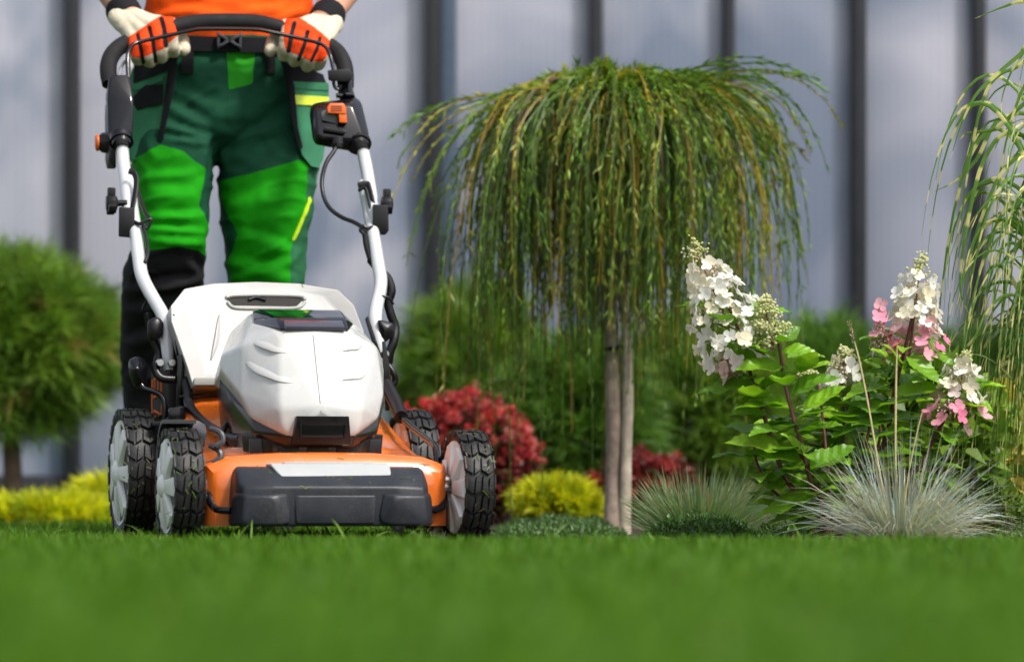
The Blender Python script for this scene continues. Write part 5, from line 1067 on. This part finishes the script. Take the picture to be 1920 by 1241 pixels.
# florets
def floret_mesh(seed):
    rs = np.random.default_rng(seed); V = []; F = []
    for k in range(4):
        a = k*PI/2+rs.normal(0, .12); ca, sa = math.cos(a), math.sin(a); cup = rs.uniform(.05, .35); wd_ = rs.uniform(.42, .52); b0 = len(V)
        for (r, w_, z) in ((.06, .06, 0), (.35, wd_*.8, .06), (.72, wd_, .10+cup*.3), (1.0, wd_*.45, .08+cup*.8)):
            for s in (-1, 0, 1): x, y = r, s*w_; V.append((x*ca-y*sa, x*sa+y*ca, z+.06*abs(s)))
        for i in range(3):
            for j in range(2): q = b0+i*3+j; F.append((q, q+1, q+4, q+3))
    b0 = len(V)
    for p in ((.07, 0, .05), (-.035, .06, .05), (-.035, -.06, .05), (0, 0, .13)): V.append(p)
    F += [(b0, b0+1, b0+3), (b0+1, b0+2, b0+3), (b0+2, b0, b0+3)]
    me = bpy.data.meshes.new('floret'); me.from_pydata(V, [], F); me.polygons.foreach_set('use_smooth', np.ones(len(F), bool)); me.materials.append(m_petal); return me
FM = [floret_mesh(i) for i in range(5)]
m_bud = leaf_mat('flower_buds', .6, .2)
def panicle(tip, base, rad, nf, pink, budtop, label, green=False, d=0, fs=.0155):
    T_, B_ = hw(*tip, d), hw(*base, d); ax = T_-B_; ln = ax.length; ax.normalize()
    root = bpy.data.objects.new('flower_head', None); COL.objects.link(root); root.parent = hyd; root.location = B_; root['label'] = label; root.empty_display_size = .02
    s1 = ax.cross(Vector((0, 1, 0))).normalized(); s2 = ax.cross(s1)
    prof = lambda h: rad*max(.02, 1-h)**.75*(.55+.45*min(1, h/.18))
    # axis and side branches with beads of buds
    tube_o('axis', [Vector((0, 0, 0)), ax*ln*.5, ax*ln], [.0026, .0018, .0008], m_stem, root, seg=6)
    fo = Foliage(); bp = []
    for i in range(46 if not green else 70):
        h = rng.uniform(.02, 1); a = rng.uniform(0, 2*PI); r_ = prof(h)*(.85 if h < budtop else 1.1); o_ = ax*ln*h; e_ = o_+(s1*math.cos(a)+s2*math.sin(a))*r_+ax*r_*.4
        bp.append((o_, e_, h))
    tb_ = bmesh.new()
    for o_, e_, h in bp: tube(tb_, [o_, o_.lerp(e_, .6)+ax*.001, e_], [.0009, .0007, .0005], seg=4, n=2)
    obj('twigs', tb_, mat('pale_pedicel', (.50, .42, .26) if not green else (.42, .5, .16), .6), root, kind='stuff')
    bb_ = bmesh.new(); ico = bmesh.new(); bmesh.ops.create_icosphere(ico, subdivisions=1, radius=1); iv = [v.co.copy() for v in ico.verts]; ifc = [[v.index for v in f.verts] for f in ico.faces]; ico.free()
    bv = []; bf = []; bc = []
    for o_, e_, h in bp:
        m = 9 if h > budtop or green else 6
        for _ in range(m):
            c = o_.lerp(e_, rng.uniform(.55, 1.08))+Vector(rng.normal(0, .0042, 3)); r_ = rng.uniform(.0013, .0026)*(1.15 if green or h > budtop else .9); k = len(bv)
            bv += [c+v*r_ for v in iv]; bf += [[k+i for i in f] for f in ifc]
            colr = ((.52, .55, .22) if rng.random() < .6 else (.64, .64, .36)) if (green or h > budtop) else ((.66, .56, .42) if rng.random() < .7 else (.7, .66, .5)); bc += [colr]*len(iv)
    me = bpy.data.meshes.new('buds'); me.from_pydata([tuple(v) for v in bv], [], bf); ca = me.color_attributes.new('col', 'FLOAT_COLOR', 'POINT'); ca.data.foreach_set('color', np.concatenate([np.array(bc), np.ones((len(bc), 1))], 1).astype(np.float32).ravel()); link('buds', me, m_bud, root, kind='stuff')
    for i in range(nf):
        h = budtop*(i+.5)/nf+rng.normal(0, .03); h = min(budtop, max(-.03, h)); a = i*2.399+rng.normal(0, .5); r_ = prof(max(0, h))*rng.uniform(.72, 1.22)
        n_ = (s1*math.cos(a)+s2*math.sin(a)); p = ax*ln*h+n_*r_+Vector(rng.normal(0, .003, 3)); nr = (n_+ax*.35+Vector(rng.normal(0, .35, 3))).normalized()
        t1 = nr.orthogonal().normalized(); q = rng.uniform(0, 2*PI); t1 = (Matrix.Rotation(q, 3, nr) @ t1); t2 = nr.cross(t1)
        o = bpy.data.objects.new('floret', FM[int(rng.integers(5))]); COL.objects.link(o); o.parent = root; s = fs*rng.uniform(.8, 1.15)
        o.matrix_local = Matrix.Translation(p) @ Matrix((t1, t2, nr)).transposed().to_4x4() @ Matrix.Diagonal((s, s, s, 1))
        w_ = max(0, min(1, (pink-h)/.22+rng.normal(0, .2))) if pink > 0 else 0
        c = (Vector((.88, .87, .82)) if rng.random() < .68 else Vector((.80, .75, .58))).lerp(Vector((.80, .30, .42)) if rng.random() < .75 else Vector((.78, .16, .34)), w_*rng.uniform(.5, 1)); o.color = (c.x, c.y, c.z, 1)
    return root
panicle((1298, 455), (1398, 680), .076, 130, .10, .82, 'large leaning white flower head with cream buds at its tip', fs=.0132)
panicle((1432, 560), (1450, 655), .036, 0, 0, 0, 'unopened yellow green flower head', green=True, d=-.04)
panicle((1728, 480), (1704, 672), .058, 90, .42, .78, 'upright flower head, white above and pink at its base', fs=.0132)
panicle((1650, 612), (1650, 655), .014, 9, 2, 2, 'small cluster of deep pink florets', d=-.01, fs=.014)
panicle((1584, 655), (1578, 730), .040, 22, 0, .7, 'small white flower head among the leaves', d=.02, fs=.015)
panicle((1815, 660), (1782, 800), .052, 40, .5, .85, 'sparse white and pink flower head among the leaves', d=-.03, fs=.016)
panicle((1372, 680), (1392, 708), .022, 8, 1.2, 2, 'pale pink florets under the large flower head', d=.0, fs=.015)
panicle((1505, 700), (1525, 720), .012, 0, 0, 0, 'tiny unopened bud cluster', green=True, d=.06)
